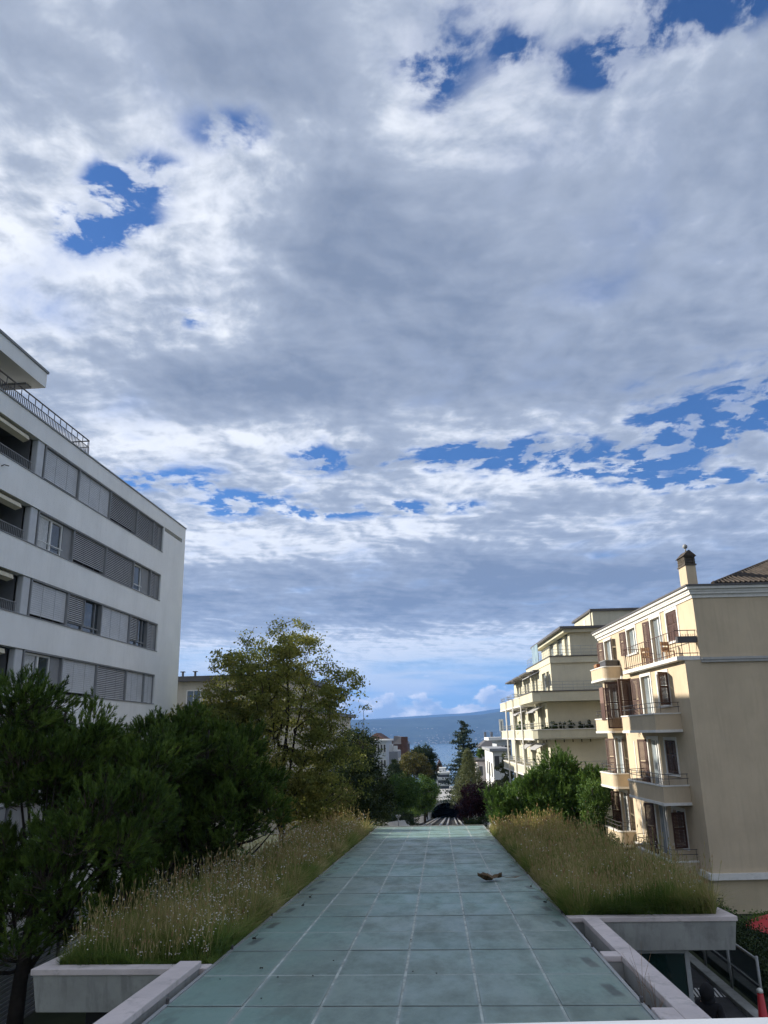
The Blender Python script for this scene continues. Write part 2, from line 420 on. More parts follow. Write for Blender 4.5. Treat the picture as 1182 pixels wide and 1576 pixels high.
def fbm2(x, y, seed=0):
    s = np.zeros_like(x); a = 1.0; f = 1.0; r = np.random.default_rng(seed)
    for k in range(7):
        ph = r.uniform(0, 6.28, 4); th = r.uniform(0, PI)
        u = x*math.cos(th)+y*math.sin(th); w = -x*math.sin(th)+y*math.cos(th)
        s += a*np.sin(u*f+ph[0]+1.3*np.sin(w*f*.7+ph[1]))*np.cos(w*f*.8+ph[2]+.9*np.sin(u*f*.6+ph[3])); a *= .52; f *= 1.93
    return s
def ridge(name, y0, y1, z0, Hf, nx, ny, mat, wob, seed, xw=9000):
    X, T = np.meshgrid(np.linspace(-xw, xw, nx), np.linspace(0, 1, ny))
    Yy = y0+(y1-y0)*T
    prof = 1-(1-np.clip(T/.72, 0, 1))**1.25
    prof = np.where(T > .72, 1-(T-.72)*1.2, prof)
    n = fbm2(X/900, Yy/700, seed)
    Z = z0+(Hf(X)-z0)*prof+n*wob*np.clip(T*3, 0, 1)*np.clip((1-prof)*2.2+.22, 0, 1)
    V = np.stack([X, Yy, Z], -1).reshape(-1, 3)
    idx = np.arange(nx*ny).reshape(ny, nx)
    F = np.stack([idx[:-1, :-1], idx[:-1, 1:], idx[1:, 1:], idx[1:, :-1]], -1).reshape(-1, 4)
    o = struct(np_mesh(name, mat, V, F, smooth=True)); return X, Yy, Z
M['forest_far'] = surf('far_forest', (.045, .060, .042), 1, .25, .004, 0, dirt=(.10, .12, .06), dirt_amt=.5)
Xm, Ym, Zm = ridge('far_hills', 7300, 9900, -74, lambda x: 205+np.clip((x-500)/3000, 0, 1)*320+10*np.sin(x/420)+np.clip((-x-900)/4000, 0, 1)*80, 240, 60, M['forest_far'], 34, 3)
ridge('far_mountain', 11500, 15500, -70, lambda x: 300+60*np.sin(x/1500+1)+np.clip((x-500)/4000, 0, 1)*500, 140, 30, M['forest_far'], 50, 9, 12000)
# the far town: too small and many to count
V = []; F = []
r2 = np.random.default_rng(5)
def mz(x, y):
    i = int(np.clip((x+9000)/18000*239, 0, 239)); j = int(np.clip((y-7300)/2600*59, 0, 59)); return Zm[j, i]
for k in range(800):
    x = r2.normal(200, 1500); d = abs(r2.normal(0, .10)) if r2.random() < .75 else r2.uniform(0, .42)
    if r2.random() < .5: x = round(x/500)*500+r2.normal(0, 110)
    y = 7310+d*2300; z = mz(x, y); w, h, dp = r2.uniform(6, 20), r2.uniform(4, 9), 9
    i = len(V)
    V += [(x-w/2, y, z-4), (x+w/2, y, z-4), (x+w/2, y+dp, z-4), (x-w/2, y+dp, z-4), (x-w/2, y, z+h), (x+w/2, y, z+h), (x+w/2, y+dp, z+h), (x-w/2, y+dp, z+h)]
    F += [(i, i+1, i+5, i+4), (i+1, i+2, i+6, i+5), (i+2, i+3, i+7, i+6), (i+3, i, i+4, i+7), (i+4, i+5, i+6, i+7)]
M['far_house'] = surf('far_house', (.36, .35, .33), .9, .2, .01, 0)
stuff(np_mesh('far_town', M['far_house'], np.array(V), np.array(F)), 'pale houses scattered along the far lake shore', 'town')

# ================================================================ railway cutting beyond the roof
def tz(y): return -1.7-(y-80)*.0895
def tx(y): return .30+(y-80)*.0125
YT0, YT1 = 66, 204
tb = MB()
tb.hexa([(tx(YT0)-3.5, YT0, tz(YT0)-.5), (tx(YT0)+3.5, YT0, tz(YT0)-.5), (tx(YT1)+3.9, YT1, tz(YT1)-.5), (tx(YT1)-3.9, YT1, tz(YT1)-.5),
         (tx(YT0)-3.5, YT0, tz(YT0)), (tx(YT0)+3.5, YT0, tz(YT0)), (tx(YT1)+3.9, YT1, tz(YT1)), (tx(YT1)-3.9, YT1, tz(YT1))])
M['trackbed'] = surf('trackbed', (.012, .012, .013), .95, .3, 2, .3, 20)
track = struct(tb.build('track_bed', M['trackbed']))
M['rail'] = surf('pale_rail', (.30, .30, .30), .6, .1, 2, 0)
for off, w in ((-2.35, .12), (-1.75, .12), (-.50, .24), (.25, .20), (1.35, .12), (1.95, .12)):
    r = MB(); r.hexa([(tx(YT0)+off-w/2, YT0, tz(YT0)+.02), (tx(YT0)+off+w/2, YT0, tz(YT0)+.02), (tx(YT1)+off*1.1+w/2, YT1, tz(YT1)+.02), (tx(YT1)+off*1.1-w/2, YT1, tz(YT1)+.02),
                      (tx(YT0)+off-w/2, YT0, tz(YT0)+.2), (tx(YT0)+off+w/2, YT0, tz(YT0)+.2), (tx(YT1)+off*1.1+w/2, YT1, tz(YT1)+.2), (tx(YT1)+off*1.1-w/2, YT1, tz(YT1)+.2)])
    r.build('rail', M['rail'], track)
def cutting_wall(s, label, h0, spread):
    w = MB()
    for (y, nxt) in ((YT0, 0),):
        a = [(tx(YT0)+s*3.52, YT0, tz(YT0)-.6), (tx(YT0)+s*(3.52+spread+.35), YT0, tz(YT0)-.6), (tx(YT1)+s*(3.95+spread*.6+.35), YT1, tz(YT1)-.6), (tx(YT1)+s*3.95, YT1, tz(YT1)-.6)]
        b = [(tx(YT0)+s*(3.52+spread), YT0, tz(YT0)+h0), (tx(YT0)+s*(3.52+spread+.35), YT0, tz(YT0)+h0), (tx(YT1)+s*(3.95+spread*.6+.35), YT1, tz(YT1)+h0*.9), (tx(YT1)+s*(3.95+spread*.6), YT1, tz(YT1)+h0*.9)]
        w.hexa(a+b)
    o = w.build('cutting_wall', M['grey_trim']); tag(o, label, 'wall')
cutting_wall(-1, 'sloping grey concrete wall left of the railway tracks', .75, .9)
cutting_wall(1, 'low grey concrete wall right of the railway tracks', .55, .3)
# tunnel portal
pt = thing('tunnel_portal', 'dark arched railway tunnel mouth at the end of the tracks', 'tunnel', (tx(200), 200, tz(200)))
arc = [(4.1*math.cos(a), 3.6*math.sin(a)**.8) for a in np.linspace(0, PI, 15)]
fr = MB()
outer = [(5.1*math.cos(a), .1+4.15*math.sin(a)**.8) for a in np.linspace(0, PI, 15)]
for k in range(14):
    (a0, c0), (a1, c1), (b0, d0), (b1, d1) = arc[k], arc[k+1], outer[k], outer[k+1]
    fr.hexa([(a0, -.3, c0), (b0, -.3, d0), (b0, 1.2, d0), (a0, 1.2, c0), (a1, -.3, c1), (b1, -.3, d1), (b1, 1.2, d1), (a1, 1.2, c1)])
fr.build('arch_ring', M['concrete'], pt)
tn = MB()
for k in range(14):
    (a0, c0), (a1, c1) = arc[k], arc[k+1]
    tn.quad((a0, 0, c0), (a1, 0, c1), (a1, 40, c1-3.6), (a0, 40, c0-3.6))
tn.prism([(-4, 40), (4, 40), (4, 40.4), (-4, 40.4)], -5, 4)
tn.build('tunnel_lining', M['dark_inside'], pt)
rf = MB(); rf.box(-9, 9, .9, 42, 3.8, 4.05); rf.build('cover_slab', M['grey_trim'], pt)
for s in (-1, 1): MB().box(min(s*4.7, s*9), max(s*4.7, s*9), .5, 1.0, -1, 3.5).build('wing_wall', M['concrete'], pt)

# ================================================================ station roof
SL = .048
st = thing('station_roof', 'long sloping roof of weathered green glass panels between grass beds', 'roof', (-.67, 0, CZ-3.05))
st.rotation_euler = (-math.atan(SL), 0, 0)
M['joint'] = surf('chalky_joint', (.40, .44, .41), .9, .3, 3, .2, 60)
RW, RY0, RY1, PW, PL = 3.345, 8.60, 52.52, 1.115, 1.83
MB().box(-RW, RW, RY0, RY1, -.28, -.003).build('roof_deck', M['joint'], st)
def panel_mat():
    m, nt, b, out = new_mat('weathered_green_glass')
    oi = nt.nodes.new('ShaderNodeObjectInfo'); rn = NV(nt, oi.outputs['Random'])
    tc = nt.nodes.new('ShaderNodeTexCoord'); g = NV(nt, tc.outputs['Object'])
    ge = nt.nodes.new('ShaderNodeNewGeometry'); wp = NV(nt, ge.outputs['Position'])
    c = n_mix(nt, rn, (.145, .210, .178), (.205, .272, .236))
    big = n_noise(nt, wp, .22, 4, .5)
    c = n_mix(nt, big.map(.42, .62, 0, .75), c, (.178, .300, .262))              # bluer verdigris patches
    d1 = n_noise(nt, n_vec(nt, 'MULTIPLY', wp, (1.0, .45, 1)), 1.6, 7, .68)
    c = n_mix(nt, d1.map(.46, .74, 0, .55), c, (.110, .132, .116))               # dark grime
    d2 = n_noise(nt, wp, 3.2, 8, .72)
    c = n_mix(nt, d2.map(.54, .78, 0, .5), c, (.32, .37, .34))                   # chalky bloom
    sp = nt.nodes.new('ShaderNodeSeparateXYZ'); nt.links.new(g.o, sp.inputs[0])
    ex = NV(nt, sp.outputs[0]); ey = NV(nt, sp.outputs[1])
    ed = (ex._m('ABSOLUTE')*-1.0+(PW/2)).min(ey._m('ABSOLUTE')*-1.0+(PL/2))
    edm = (ed+(d1-.5)*.10).map(.0, .085, .7, 0.0)
    c = n_mix(nt, edm, c, (.26, .31, .30))                                       # pale residue along the joints
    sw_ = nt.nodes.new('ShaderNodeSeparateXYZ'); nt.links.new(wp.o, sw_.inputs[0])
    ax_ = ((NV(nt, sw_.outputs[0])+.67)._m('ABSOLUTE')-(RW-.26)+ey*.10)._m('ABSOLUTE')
    dark_mark = (ax_+(d2-.5)*.10).map(.05, .11, 1.0, 0.0)*((ey+(rn-.5)*.4)._m('ABSOLUTE')+(d1-.5)*.2).map(.26, .44, 1.0, 0.0)*rn.map(.25, .45, 0, .85)
    c = n_mix(nt, dark_mark, c, (.060, .080, .076))                                    # slanted dark marks near the two side edges of the roof
    nt.links.new(c.o, b.inputs['Base Color'])
    nt.links.new(d1.map(.3, .7, .34, .62).o, b.inputs['Roughness'])
    b.inputs['Specular IOR Level'].default_value = .38
    bump(nt, b, n_noise(nt, wp, 26, 5, .6), .06, .01)
    return m
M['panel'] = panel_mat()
pm = MB(); g = .017
pm.hexa([(-PW/2+g, -PL/2+.016, -.010), (PW/2-g, -PL/2+.016, -.010), (PW/2-g, PL/2-.016, -.010), (-PW/2+g, PL/2-.016, -.010),
         (-PW/2+g+.006, -PL/2+.022, 0), (PW/2-g-.006, -PL/2+.022, 0), (PW/2-g-.006, PL/2-.022, 0), (-PW/2+g+.006, PL/2-.022, 0)])
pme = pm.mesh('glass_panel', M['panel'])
rp = random.Random(3)
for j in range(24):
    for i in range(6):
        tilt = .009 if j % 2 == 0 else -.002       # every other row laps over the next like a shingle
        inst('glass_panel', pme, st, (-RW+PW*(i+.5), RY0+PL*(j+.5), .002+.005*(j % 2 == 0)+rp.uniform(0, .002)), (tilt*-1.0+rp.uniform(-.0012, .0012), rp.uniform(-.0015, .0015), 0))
for s in (-1, 1):
    MB().box(s*RW-.02 if s > 0 else -RW-.035, s*RW+.035 if s > 0 else -RW+.02, RY0, RY1, -.05, .022).build('edge_trim', M['steel_grey'], st)
MB().box(-RW-.035, RW+.035, RY1+.002, RY1+.16, -.12, .05).build('end_trim', M['grey_trim'], st)
# dark teal material and small brackets along the side edges
M['dark_teal'] = surf('dark_teal_tone', (.045, .060, .058), .7, .3, 6, .1, 40)
bm_ = MB().box(-.018, .018, -.03, .03, 0, .05).ball((0, 0, .055), .028, 6, 4).mesh('edge_bracket', M['steel_dark'])
for j in range(0, 24, 2): 
    for s in (-1, 1): inst('edge_bracket', bm_, st, (s*(RW+.004), RY0+PL*j+.1, .022))

def roof_z(y): return CZ-3.05-SL*y
# concrete beams beside the near end
def sloped_box(x0, x1, y0, y1, t, b, name, mat, parent=None, bevel=.012):
    m = MB(); m.hexa([(x0, y0, roof_z(y0)+b), (x1, y0, roof_z(y0)+b), (x1, y1, roof_z(y1)+b), (x0, y1, roof_z(y1)+b), (x0, y0, roof_z(y0)+t), (x1, y0, roof_z(y0)+t), (x1, y1, roof_z(y1)+t), (x0, y1, roof_z(y1)+t)])
    return m.build(name, mat, parent, bevel=bevel)
bl = thing('roof_beam', 'pale pink topped concrete beam along the left near edge of the glass roof', 'beam')
sloped_box(-4.50, -4.13, 8, 14.38, .16, .06, 'coping', M['coping'], bl)
sloped_box(-4.47, -4.16, 8, 14.36, .058, -.5, 'beam_side', M['concrete'], bl)
sloped_box(-4.158, -4.05, 8, 14.42, -.20, -.5, 'gutter', M['grey_trim'], bl)
br = thing('roof_beam', 'pale pink topped concrete frame around two gravel troughs right of the glass roof', 'beam')
sloped_box(3.02, 3.36, 8, 18.95, .05, -.05, 'coping', M['coping'], br)
for y0, y1 in ((8, 12.0), (15.12, 15.50)): sloped_box(2.72, 3.017, y0, y1, .048, -.05, 'coping', M['coping'], br)
sloped_box(3.04, 3.34, 8, 18.93, -.052, -.55, 'beam_side', M['grey_trim'], br, 0)
for y0, y1 in ((11.7, 11.98), (15.14, 15.48)): sloped_box(2.73, 3.037, y0, y1, -.052, -.55, 'cross_wall', M['grey_trim'], br, 0)
def rubble(n, x0, x1, y0, y1, zoff, r0, r1, seed):
    q = np.random.default_rng(seed); V = []; F = []
    for k in range(n):
        x, y = q.uniform(x0, x1), q.uniform(y0, y1); r = q.uniform(r0, r1); z = roof_z(y)+zoff+q.uniform(0, .02); i = len(V)
        th = q.uniform(0, 6.28)
        for a in range(4): V.append((x+r*q.uniform(.6, 1.2)*math.cos(th+a*PI/2), y+r*q.uniform(.6, 1.2)*math.sin(th+a*PI/2), z))
        V += [(x, y, z+r*q.uniform(.4, .9)), (x, y, z-r*.6)]
        for a in range(4): F += [(i+a, i+(a+1) % 4, i+4), (i+(a+1) % 4, i+a, i+5)]
    return np.array(V), np.array(F)
for y0, y1, sd in ((11.98, 15.14, 1), (15.48, 18.95, 2)):
    V, F = rubble(900, 2.74, 3.03, y0, y1, -.34, .012, .035, sd)
    o = np_mesh('gravel', M['gravel'], V, F, br); o['kind'] = 'stuff'
    sloped_box(2.71, 3.05, y0-.01, y1, -.345, -.45, 'trough_floor', M['gravel'], br, 0)
# dead weed stalks rising from the troughs
for (x, y, h) in ((2.95, 12.7, .75), (2.92, 13.3, .95), (2.9, 12.4, .5)):
    w = MB(); pz = roof_z(y)-.33
    for k in range(5):
        dx, dy = random.uniform(-.25, .25), random.uniform(-.2, .2)
        w.tube([(x, y, pz), (x+dx*.3, y+dy*.3, pz+h*.5), (x+dx, y+dy, pz+h*random.uniform(.7, 1))], [.004, .003, .0015], 4)
    tag(w.build('dry_weed', M['wood']), 'thin dry weed stalks growing from the gravel trough, %s' % {.75: 'middle clump', .95: 'tallest clump', .5: 'shortest clump'}[h], 'weed')
# grass beds
def bed(x0, x1, y0, y1, side, label):
    o = thing('grass_bed', label, 'planter')
    xi0, xi1 = (x0+.34, x1-.02) if side < 0 else (x0+.02, x1-.34)
    ex = -1 if side < 0 else 1
    sloped_box(x0, x1, y0, y0+.34, .03, -.07, 'coping', M['coping'], o)
    if side < 0: sloped_box(x0, x0+.34, y0+.343, y1, .03, -.07, 'coping', M['coping'], o)
    else: sloped_box(x1-.34, x1, y0+.343, y1, .03, -.07, 'coping', M['coping'], o)
    fx0, fx1 = x0+.03, x1-.03
    m = MB(); y = y0+.03
    # fascia leans in towards the bottom
    m.hexa([(fx0+.06, y+.10, roof_z(y)-.66), (fx1-.06, y+.10, roof_z(y)-.66), (fx1-.06, y1, roof_z(y1)-.66), (fx0+.06, y1, roof_z(y1)-.66),
            (fx0, y, roof_z(y)-.072), (fx1, y, roof_z(y)-.072), (fx1, y1, roof_z(y1)-.072), (fx0, y1, roof_z(y1)-.072)])
    m.build('fascia', M['concrete'], o, bevel=.01)
    sloped_box(xi0, xi1, y0+.345, y1-.01, -.03, -.07, 'soil', M['soil'], o, 0)
    return o
bed(-7.13, -4.06, 14.45, 47, -1, 'concrete edged bed of flowering grasses left of the green glass roof')
bed(2.72, 6.36, 19.0, 47, 1, 'concrete edged bed of tall grasses right of the green glass roof')
# station walls below
sw = thing('station_building', 'dark station wall and glazing under the grass beds and roof', 'building', (0, 19.3, gz(19)))
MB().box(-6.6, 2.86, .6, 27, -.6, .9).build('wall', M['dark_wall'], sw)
MB().box(-6.5, -4.2, -3.9, .58, -.6, 2.25).build('wall', M['dark_inside'], sw)
gl = thing('glass_screen', 'dark green glazed screen under the right grass bed', 'glass wall', (2.9, 19.35, gz(19)))
MB().box(.35, 2.32, 0, .03, .08, 1.90).build('glass_pane', glass_mat('green_screen_glass', (.008, .022, .019), .08), gl)
MB().box(.25, .345, -.03, .06, .0, 1.95).box(2.325, 2.42, -.03, .06, 0, 1.95).box(.345, 2.325, -.03, .06, 1.902, 1.98).build('frame', M['steel_grey'], gl)
MB().box(.3, 2.4, .5, .7, 0, 1.95).build('back_wall', M['dark_inside'], gl)

# ================================================================ street on the right
pth = MB(); pth.quad((3.4, 8, gz(8)+.03), (7.1, 8, gz(8)+.03), (7.1, 34, gz(34)+.03), (3.4, 34, gz(34)+.03))
struct(pth.build('path', M['asphalt']))
kb = MB(); kb.hexa([(7.1, 8, gz(8)-.1), (7.38, 8, gz(8)-.1), (7.38, 34, gz(34)-.1), (7.1, 34, gz(34)-.1), (7.1, 8, gz(8)+.16), (7.38, 8, gz(8)+.16), (7.38, 34, gz(34)+.16), (7.1, 34, gz(34)+.16)])
struct(kb.build('kerb', M['concrete'], bevel=.02))
for k in range(9):
    x = 6.26+k*.10
    q = MB().quad((x, 22.85, gz(22.9)+.055), (x+.055, 22.85, gz(22.9)+.055), (x+.115, 23.6, gz(23.6)+.055), (x+.06, 23.6, gz(23.6)+.055)).build('painted_stripe', M['paint_white']); struct(q)
fn = thing('glass_fence', 'low glass panel fence with round steel posts beside the path kerb', 'fence', (7.55, 21.6, gz(21)))
fence_glass = glass_mat('fence_glass', (.02, .035, .032), .05)
fy = [0, 2.1, 4.2, 6.3]
for y in fy: MB().tube([(0, y, -.1), (0, y, 1.28)], .035, 8).build('post', M['steel_grey'], fn, True)
for a, b in zip(fy, fy[1:]):
    MB().tube([(0, a+.04, 1.22), (0, b-.04, 1.22)], .022, 6).tube([(0, a+.04, .62), (0, b-.04, .62)], .016, 6).build('rail', M['steel_grey'], fn, True)
    MB().box(.02, .032, a+.08, b-.08, .08, 1.16).build('glass_pane', fence_glass, fn)
# red post
rpst = thing('marker_post', 'tapered red post with a pale cap at the kerb beside the glass fence', 'post', (7.22, 20.75, gz(20.7)+.14))
MB().tube([(0, 0, 0), (0, 0, .06), (0, 0, .07), (0, 0, .62)], [.17, .16, .105, .065], 12).build('body', M['red'], rpst, True)
MB().tube([(0, 0, .60), (0, 0, .66), (0, 0, .69)], [.075, .07, .03], 10).build('cap', M['ivory_panel'], rpst, True)
# ledge below the viewer
e = at(900, 1569.0, .62); lg = MB().box(-2.2, 2.2, -.5, 0, -.06, 0).build('window_ledge', M['ledge'], bevel=.004); lg.location = e; lg.rotation_euler = (0, 0, YAW)
tag(lg, 'pale painted ledge crossing the very bottom edge of the view', 'ledge')

# ================================================================ white apartment block, left
LB = thing('apartment_building', 'white five storey apartment block with horizontal window bands on the left', 'building', (-14.65, 44, 0), rad(-1.57))
ML = lambda u, z, d: (-d, u, z)
LROWS = [(17.04, 18.48), (14.33, 15.76), (11.62, 13.06), (8.90, 10.38), (6.20, 7.66), (3.50, 4.95)]
EL = [(-16.12, -13.28), (-13.20, -10.14), (-10.06, -6.99), (-6.91, -4.78), (-4.70, -3.50)]
holes = []
for zb, zt in LROWS:
    holes.append((-26, -3.45, zb, zt))
lw = MB(); lw.wall(ML, -27, 0, -1, 19.25, holes+[(-3.33, -.54, 18.27, 18.50)], .34)
lw.quad((0, 0, -1), (0, 0, 19.25), (-14, 0, 19.25), (-14, 0, -1)).quad((0, 0, 19.25), (0, -27, 19.25), (-14, -27, 19.25), (-14, 0, 19.25)).quad((-14, 0, -1), (-14, 0, 19.25), (-14, -27, 19.25), (-14, -27, -1)).quad((0, -27, -1), (-14, -27, -1), (-14, -27, 19.25), (0, -27, 19.25))
lw.build('wall', M['white_render'], LB)
MB().box(-14.02, .045, -27, .045, 19.252, 19.31).build('parapet_cap', M['post_grey'], LB)
MB().box(-.36, -.33, -3.4, -.5, 18.2, 18.55).build('slit_recess', M['post_grey'], LB)
# backs of the bands and loggias
for zb, zt in LROWS:
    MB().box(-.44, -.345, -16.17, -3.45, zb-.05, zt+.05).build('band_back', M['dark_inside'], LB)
    lg_ = MB()
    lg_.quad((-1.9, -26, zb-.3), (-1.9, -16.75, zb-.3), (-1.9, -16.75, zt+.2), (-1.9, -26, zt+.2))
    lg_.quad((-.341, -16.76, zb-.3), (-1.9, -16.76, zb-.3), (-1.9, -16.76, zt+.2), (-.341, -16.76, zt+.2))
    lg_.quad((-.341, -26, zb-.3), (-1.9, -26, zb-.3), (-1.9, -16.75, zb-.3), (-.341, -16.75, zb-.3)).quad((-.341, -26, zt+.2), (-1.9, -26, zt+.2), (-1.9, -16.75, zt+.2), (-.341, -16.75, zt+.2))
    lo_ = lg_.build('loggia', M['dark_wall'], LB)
    MB().box(-1.88, -1.85, -18.7, -17.5, zb-.28, zt-.15).build('loggia_door', M['dark_inside'], lo_)
    MB().box(-.16, .035, -16.17, -3.45, zb-.035, zb-.002).build('sill', M['post_grey'], LB)
    MB().box(-.16, .035, -26, -16.175, zb-.035, zb-.002).build('sill', M['post_grey'], LB)
    MB().box(-.30, -.02, -16.17, -3.45, zt-.06, zt-.003).build('blind_case', M['post_grey'], LB)
    # loggia railing
    rl = MB(); rl.tube([(-.06, -26, zb+.36), (-.06, -17.05, zb+.36)], .022, 6).tube([(-.06, -17.05, zb+.36), (-.06, -17.05, zb)], .02, 6)
    y = -25.9
    while y < -17.1: rl.box(-.068, -.052, y, y+.016, zb-.02, zb+.35); y += .115
    rl.build('loggia_railing', M['post_grey'], LB)
    aw = MB(); aw.hexa([(-.30, -26, zt-.34), (-.06, -26, zt-.26), (-.06, -17.35, zt-.26), (-.30, -17.35, zt-.34), (-.34, -26, zt-.20), (-.10, -26, zt-.10), (-.10, -17.35, zt-.10), (-.34, -17.35, zt-.20)])
    aw.build('rolled_awning', M['awning_cream'], LB)
for zb, zt in LROWS: MB().box(-.33, -.06, -16.70, -16.20, zb+.001, zt-.001).build('pillar', M['blind_light'], LB, bevel=.04)
for zb, zt in LROWS:
    for k in range(4):
        c = (EL[k][1]+EL[k+1][0])/2
        MB().box(-.31, -.035, c-.045, c+.045, zb+.001, zt-.061).build('mullion_post', M['post_grey'], LB)
    MB().box(-.31, -.03, -16.165, -16.09, zb+.001, zt-.061).build('mullion_post', M['post_grey'], LB)
def blind(a, b, zb, zt, light, gap=0.0):
    m = MB(); z = zb+.03+gap; p = .082
    while z < zt-.08:
        if light: m.quad((-.12, a, z), (-.12, b, z), (-.135, b, z+p*.97), (-.135, a, z+p*.97)).quad((-.128, a, z+p*.97), (-.128, b, z+p*.97), (-.12, b, z), (-.12, a, z))
        else: m.hexa([(-.10, a, z), (-.10, b, z), (-.145, b, z+.062), (-.145, a, z+.062), (-.10, a, z+.006), (-.10, b, z+.006), (-.145, b, z+.068), (-.145, a, z+.068)])
        z += p
    o = m.build('blind', M['blind_light'] if light else M['blind_dark'], LB, fix=False)
    n = 3 if b-a > 2 else 2
    for k in range(1, n): 
        y = a+(b-a)*k/n; MB().box(-.098, -.094, y-.006, y+.006, zb+.03, zt-.07).build('cord', M['post_grey'], o)
    for y in (a, b-.03): MB().box(-.2, -.06, y, y+.03, zb+.002, zt-.062).build('guide_rail', M['post_grey'], o)
def window(a, b, zb, zt, curtain=True):
    f = MB(); t = .07; x0, x1 = -.26, -.17
    zb += .01; zt -= .07
    wdt = b-a; mid = a+wdt*.56 if wdt > 2 else b
    f.box(x0, x1, a, a+t, zb, zt).box(x0, x1, b-t, b, zb, zt).box(x0, x1, a+t, b-t, zb, zb+t*1.3).box(x0, x1, a+t, b-t, zt-t, zt)
    if wdt > 2: f.box(x0, x1+.01, mid-t*.7, mid+t*.7, zb+t*1.3, zt-t)
    f.tube([(x1+.06, a, zb+.30), (x1+.06, b, zb+.30)], .018, 6)
    o = f.build('window_frame', M['window_white'], LB)
    MB().box(-.235, -.225, a+t, b-t, zb+t, zt-t).build('pane', M['glass'], o)
    if curtain:
        c = MB(); n = 26; ya, yb = a+t, a+(b-a)*.5
        for k in range(n):
            y0, y1 = ya+(yb-ya)*k/n, ya+(yb-ya)*(k+1)/n
            c.quad((-.215+.012*math.sin(k*2.1), y0, zb+t), (-.215+.012*math.sin((k+1)*2.1), y1, zb+t), (-.215+.012*math.sin((k+1)*2.1), y1, zt-t), (-.215+.012*math.sin(k*2.1), y0, zt-t))
        c.build('curtain', M['curtain'], o)
def half_open(a, b, zb, zt):
    MB().box(-.23, -.22, a, b, zb+.02, zt-.07).build('pane', M['glass'], LB)
    f = MB(); m = a+(b-a)*.5
    f.box(-.22, -.15, m-.03, m+.03, zb, zt-.06).box(-.22, -.15, a, b, zb+.22, zb+.27).box(-.22, -.15, b-.45, b-.40, zb, zt-.06)
    f.build('window_frame', M['post_grey'], LB)
    blind(a+.02, m-.03, zb+.25, zt, False)
LAY = ['BBDDD', 'WDDwD', 'BHBHD', 'WBDBB', 'BDBBD', 'BBDBB']
for (zb, zt), row in zip(LROWS, LAY):
    for (a, b), k in zip(EL, row):
        if k == 'B': blind(a, b, zb, zt, True, random.choice((0, 0, .1)))
        elif k == 'D': blind(a, b, zb, zt, False, random.choice((0, 0, .15)))
        elif k == 'W':
            window(a+.02, b-.75, zb, zt); MB().box(-.2, -.15, b-.74, b-.02, zb+.01, zt-.07).build('panel', M['post_grey'], LB)
        elif k == 'w':
            window(a+.02, a+1.15, zb, zt, False); MB().box(-.2, -.15, a+1.17, b-.02, zb+.01, zt-.07).build('panel', M['post_grey'], LB)
        elif k == 'H': half_open(a, b, zb, zt)
MB().tube([(.0, -19.0, 17.0-.42), (.10, -19.0, 17.0-.38), (.12, -18.75, 17.0-.34)], .02, 6).build('wall_hook', M['steel_dark'], LB)
# roof terrace railing and penthouse
rl = MB(); dx = -.18; y = -24.0
rl.tube([(dx, -24, 20.10), (dx, -12.45, 20.10)], .03, 6).tube([(dx, -24, 19.80), (dx, -12.45, 19.80)], .018, 6).tube([(dx, -12.45, 20.10), (dx-4, -12.45, 20.10)], .03, 6).tube([(dx, -12.45, 19.80), (dx-4, -12.45, 19.80)], .018, 6)
k = 0
while y < -12.4:
    rl.box(dx-.012, dx+.012, y-.012, y+.012, 19.31, 20.09 if k % 4 == 0 else 19.80); y += .1245; k += 1
for i in range(32): rl.box(dx-.125*i-.012, dx-.125*i+.012, -12.46, -12.44, 19.31, 20.09 if i % 4 == 0 else 19.80)
rl.build('terrace_railing', M['steel_dark'], LB)
MB().box(-9, .0, -27, -16.72, 20.70, 21.32).build('penthouse_roof', M['white_render'], LB)
MB().box(-9.05, .05, -27, -16.66, 21.322, 21.42).build('penthouse_roof_cap', M['post_grey'], LB)
pw = MB(); pw.box(-8.8, -2.4, -27, -17.6, 19.312, 20.698); po = pw.build('penthouse_wall', M['white_render'], LB)
MB().box(-2.39, -2.34, -26, -17.9, 19.4, 20.6).build('penthouse_window', M['glass'], LB)
MB().box(-2.0, -.9, -26, -18.4, 20.50, 20.66).build('rolled_awning', M['awning_cream'], LB)
MB().box(-2.3, -.5, -16.9, -17.3, 20.62, 20.695).build('soffit_light', M['post_grey'], LB)

# ================================================================ cream apartment house, right
RB = thing('apartment_house', 'cream apartment house with curved balconies and brown shutters on the right', 'building', (10.2, 32.6, 0), rad(3.3))
MR = lambda u, z, d: (d, u, z)
MRU = lambda u, z, d: (d+.65, u, z)
RL, RD, NB = 15.15, 14.0, 9.25
FL = [7.02, 4.18, 1.34]                      # floor levels of the three lower balconies
wins = [(2.2, 3.55, 1.0, 2.38), (4.5, 5.85, .08, 2.42)]
fwin = (12.35, 13.7, .08, 2.42)
holes = [(a, b, f+c, f+d) for f in FL for (a, b, c, d) in wins if not (f == FL[2] and False)]
holes.append((7.45, 9.15, FL[0]+.1, FL[0]+2.5))
m = MB(); m.wall(MR, 0, NB, 1.72, 9.70, holes, .24)
m.wall(MRU, NB, RL, 1.72, 9.70, [(fwin[0], fwin[1], f+fwin[2], f+fwin[3]) for f in FL], .22)
m.wall(MRU, 0, RL, 9.70, 12.25, [(1.95, 3.3, 10.78, 12.1), (4.15, 5.5, 9.92, 12.12), (7.95, 9.4, 10.85, 12.12), (12.5, 13.9, 10.9, 12.05)], .22)
m.quad((0, NB, 1.72), (.65, NB, 1.72), (.65, NB, 9.70), (0, NB, 9.70)).quad((0, 0, 9.70), (.65, 0, 9.70), (.65, NB, 9.70), (0, NB, 9.70))
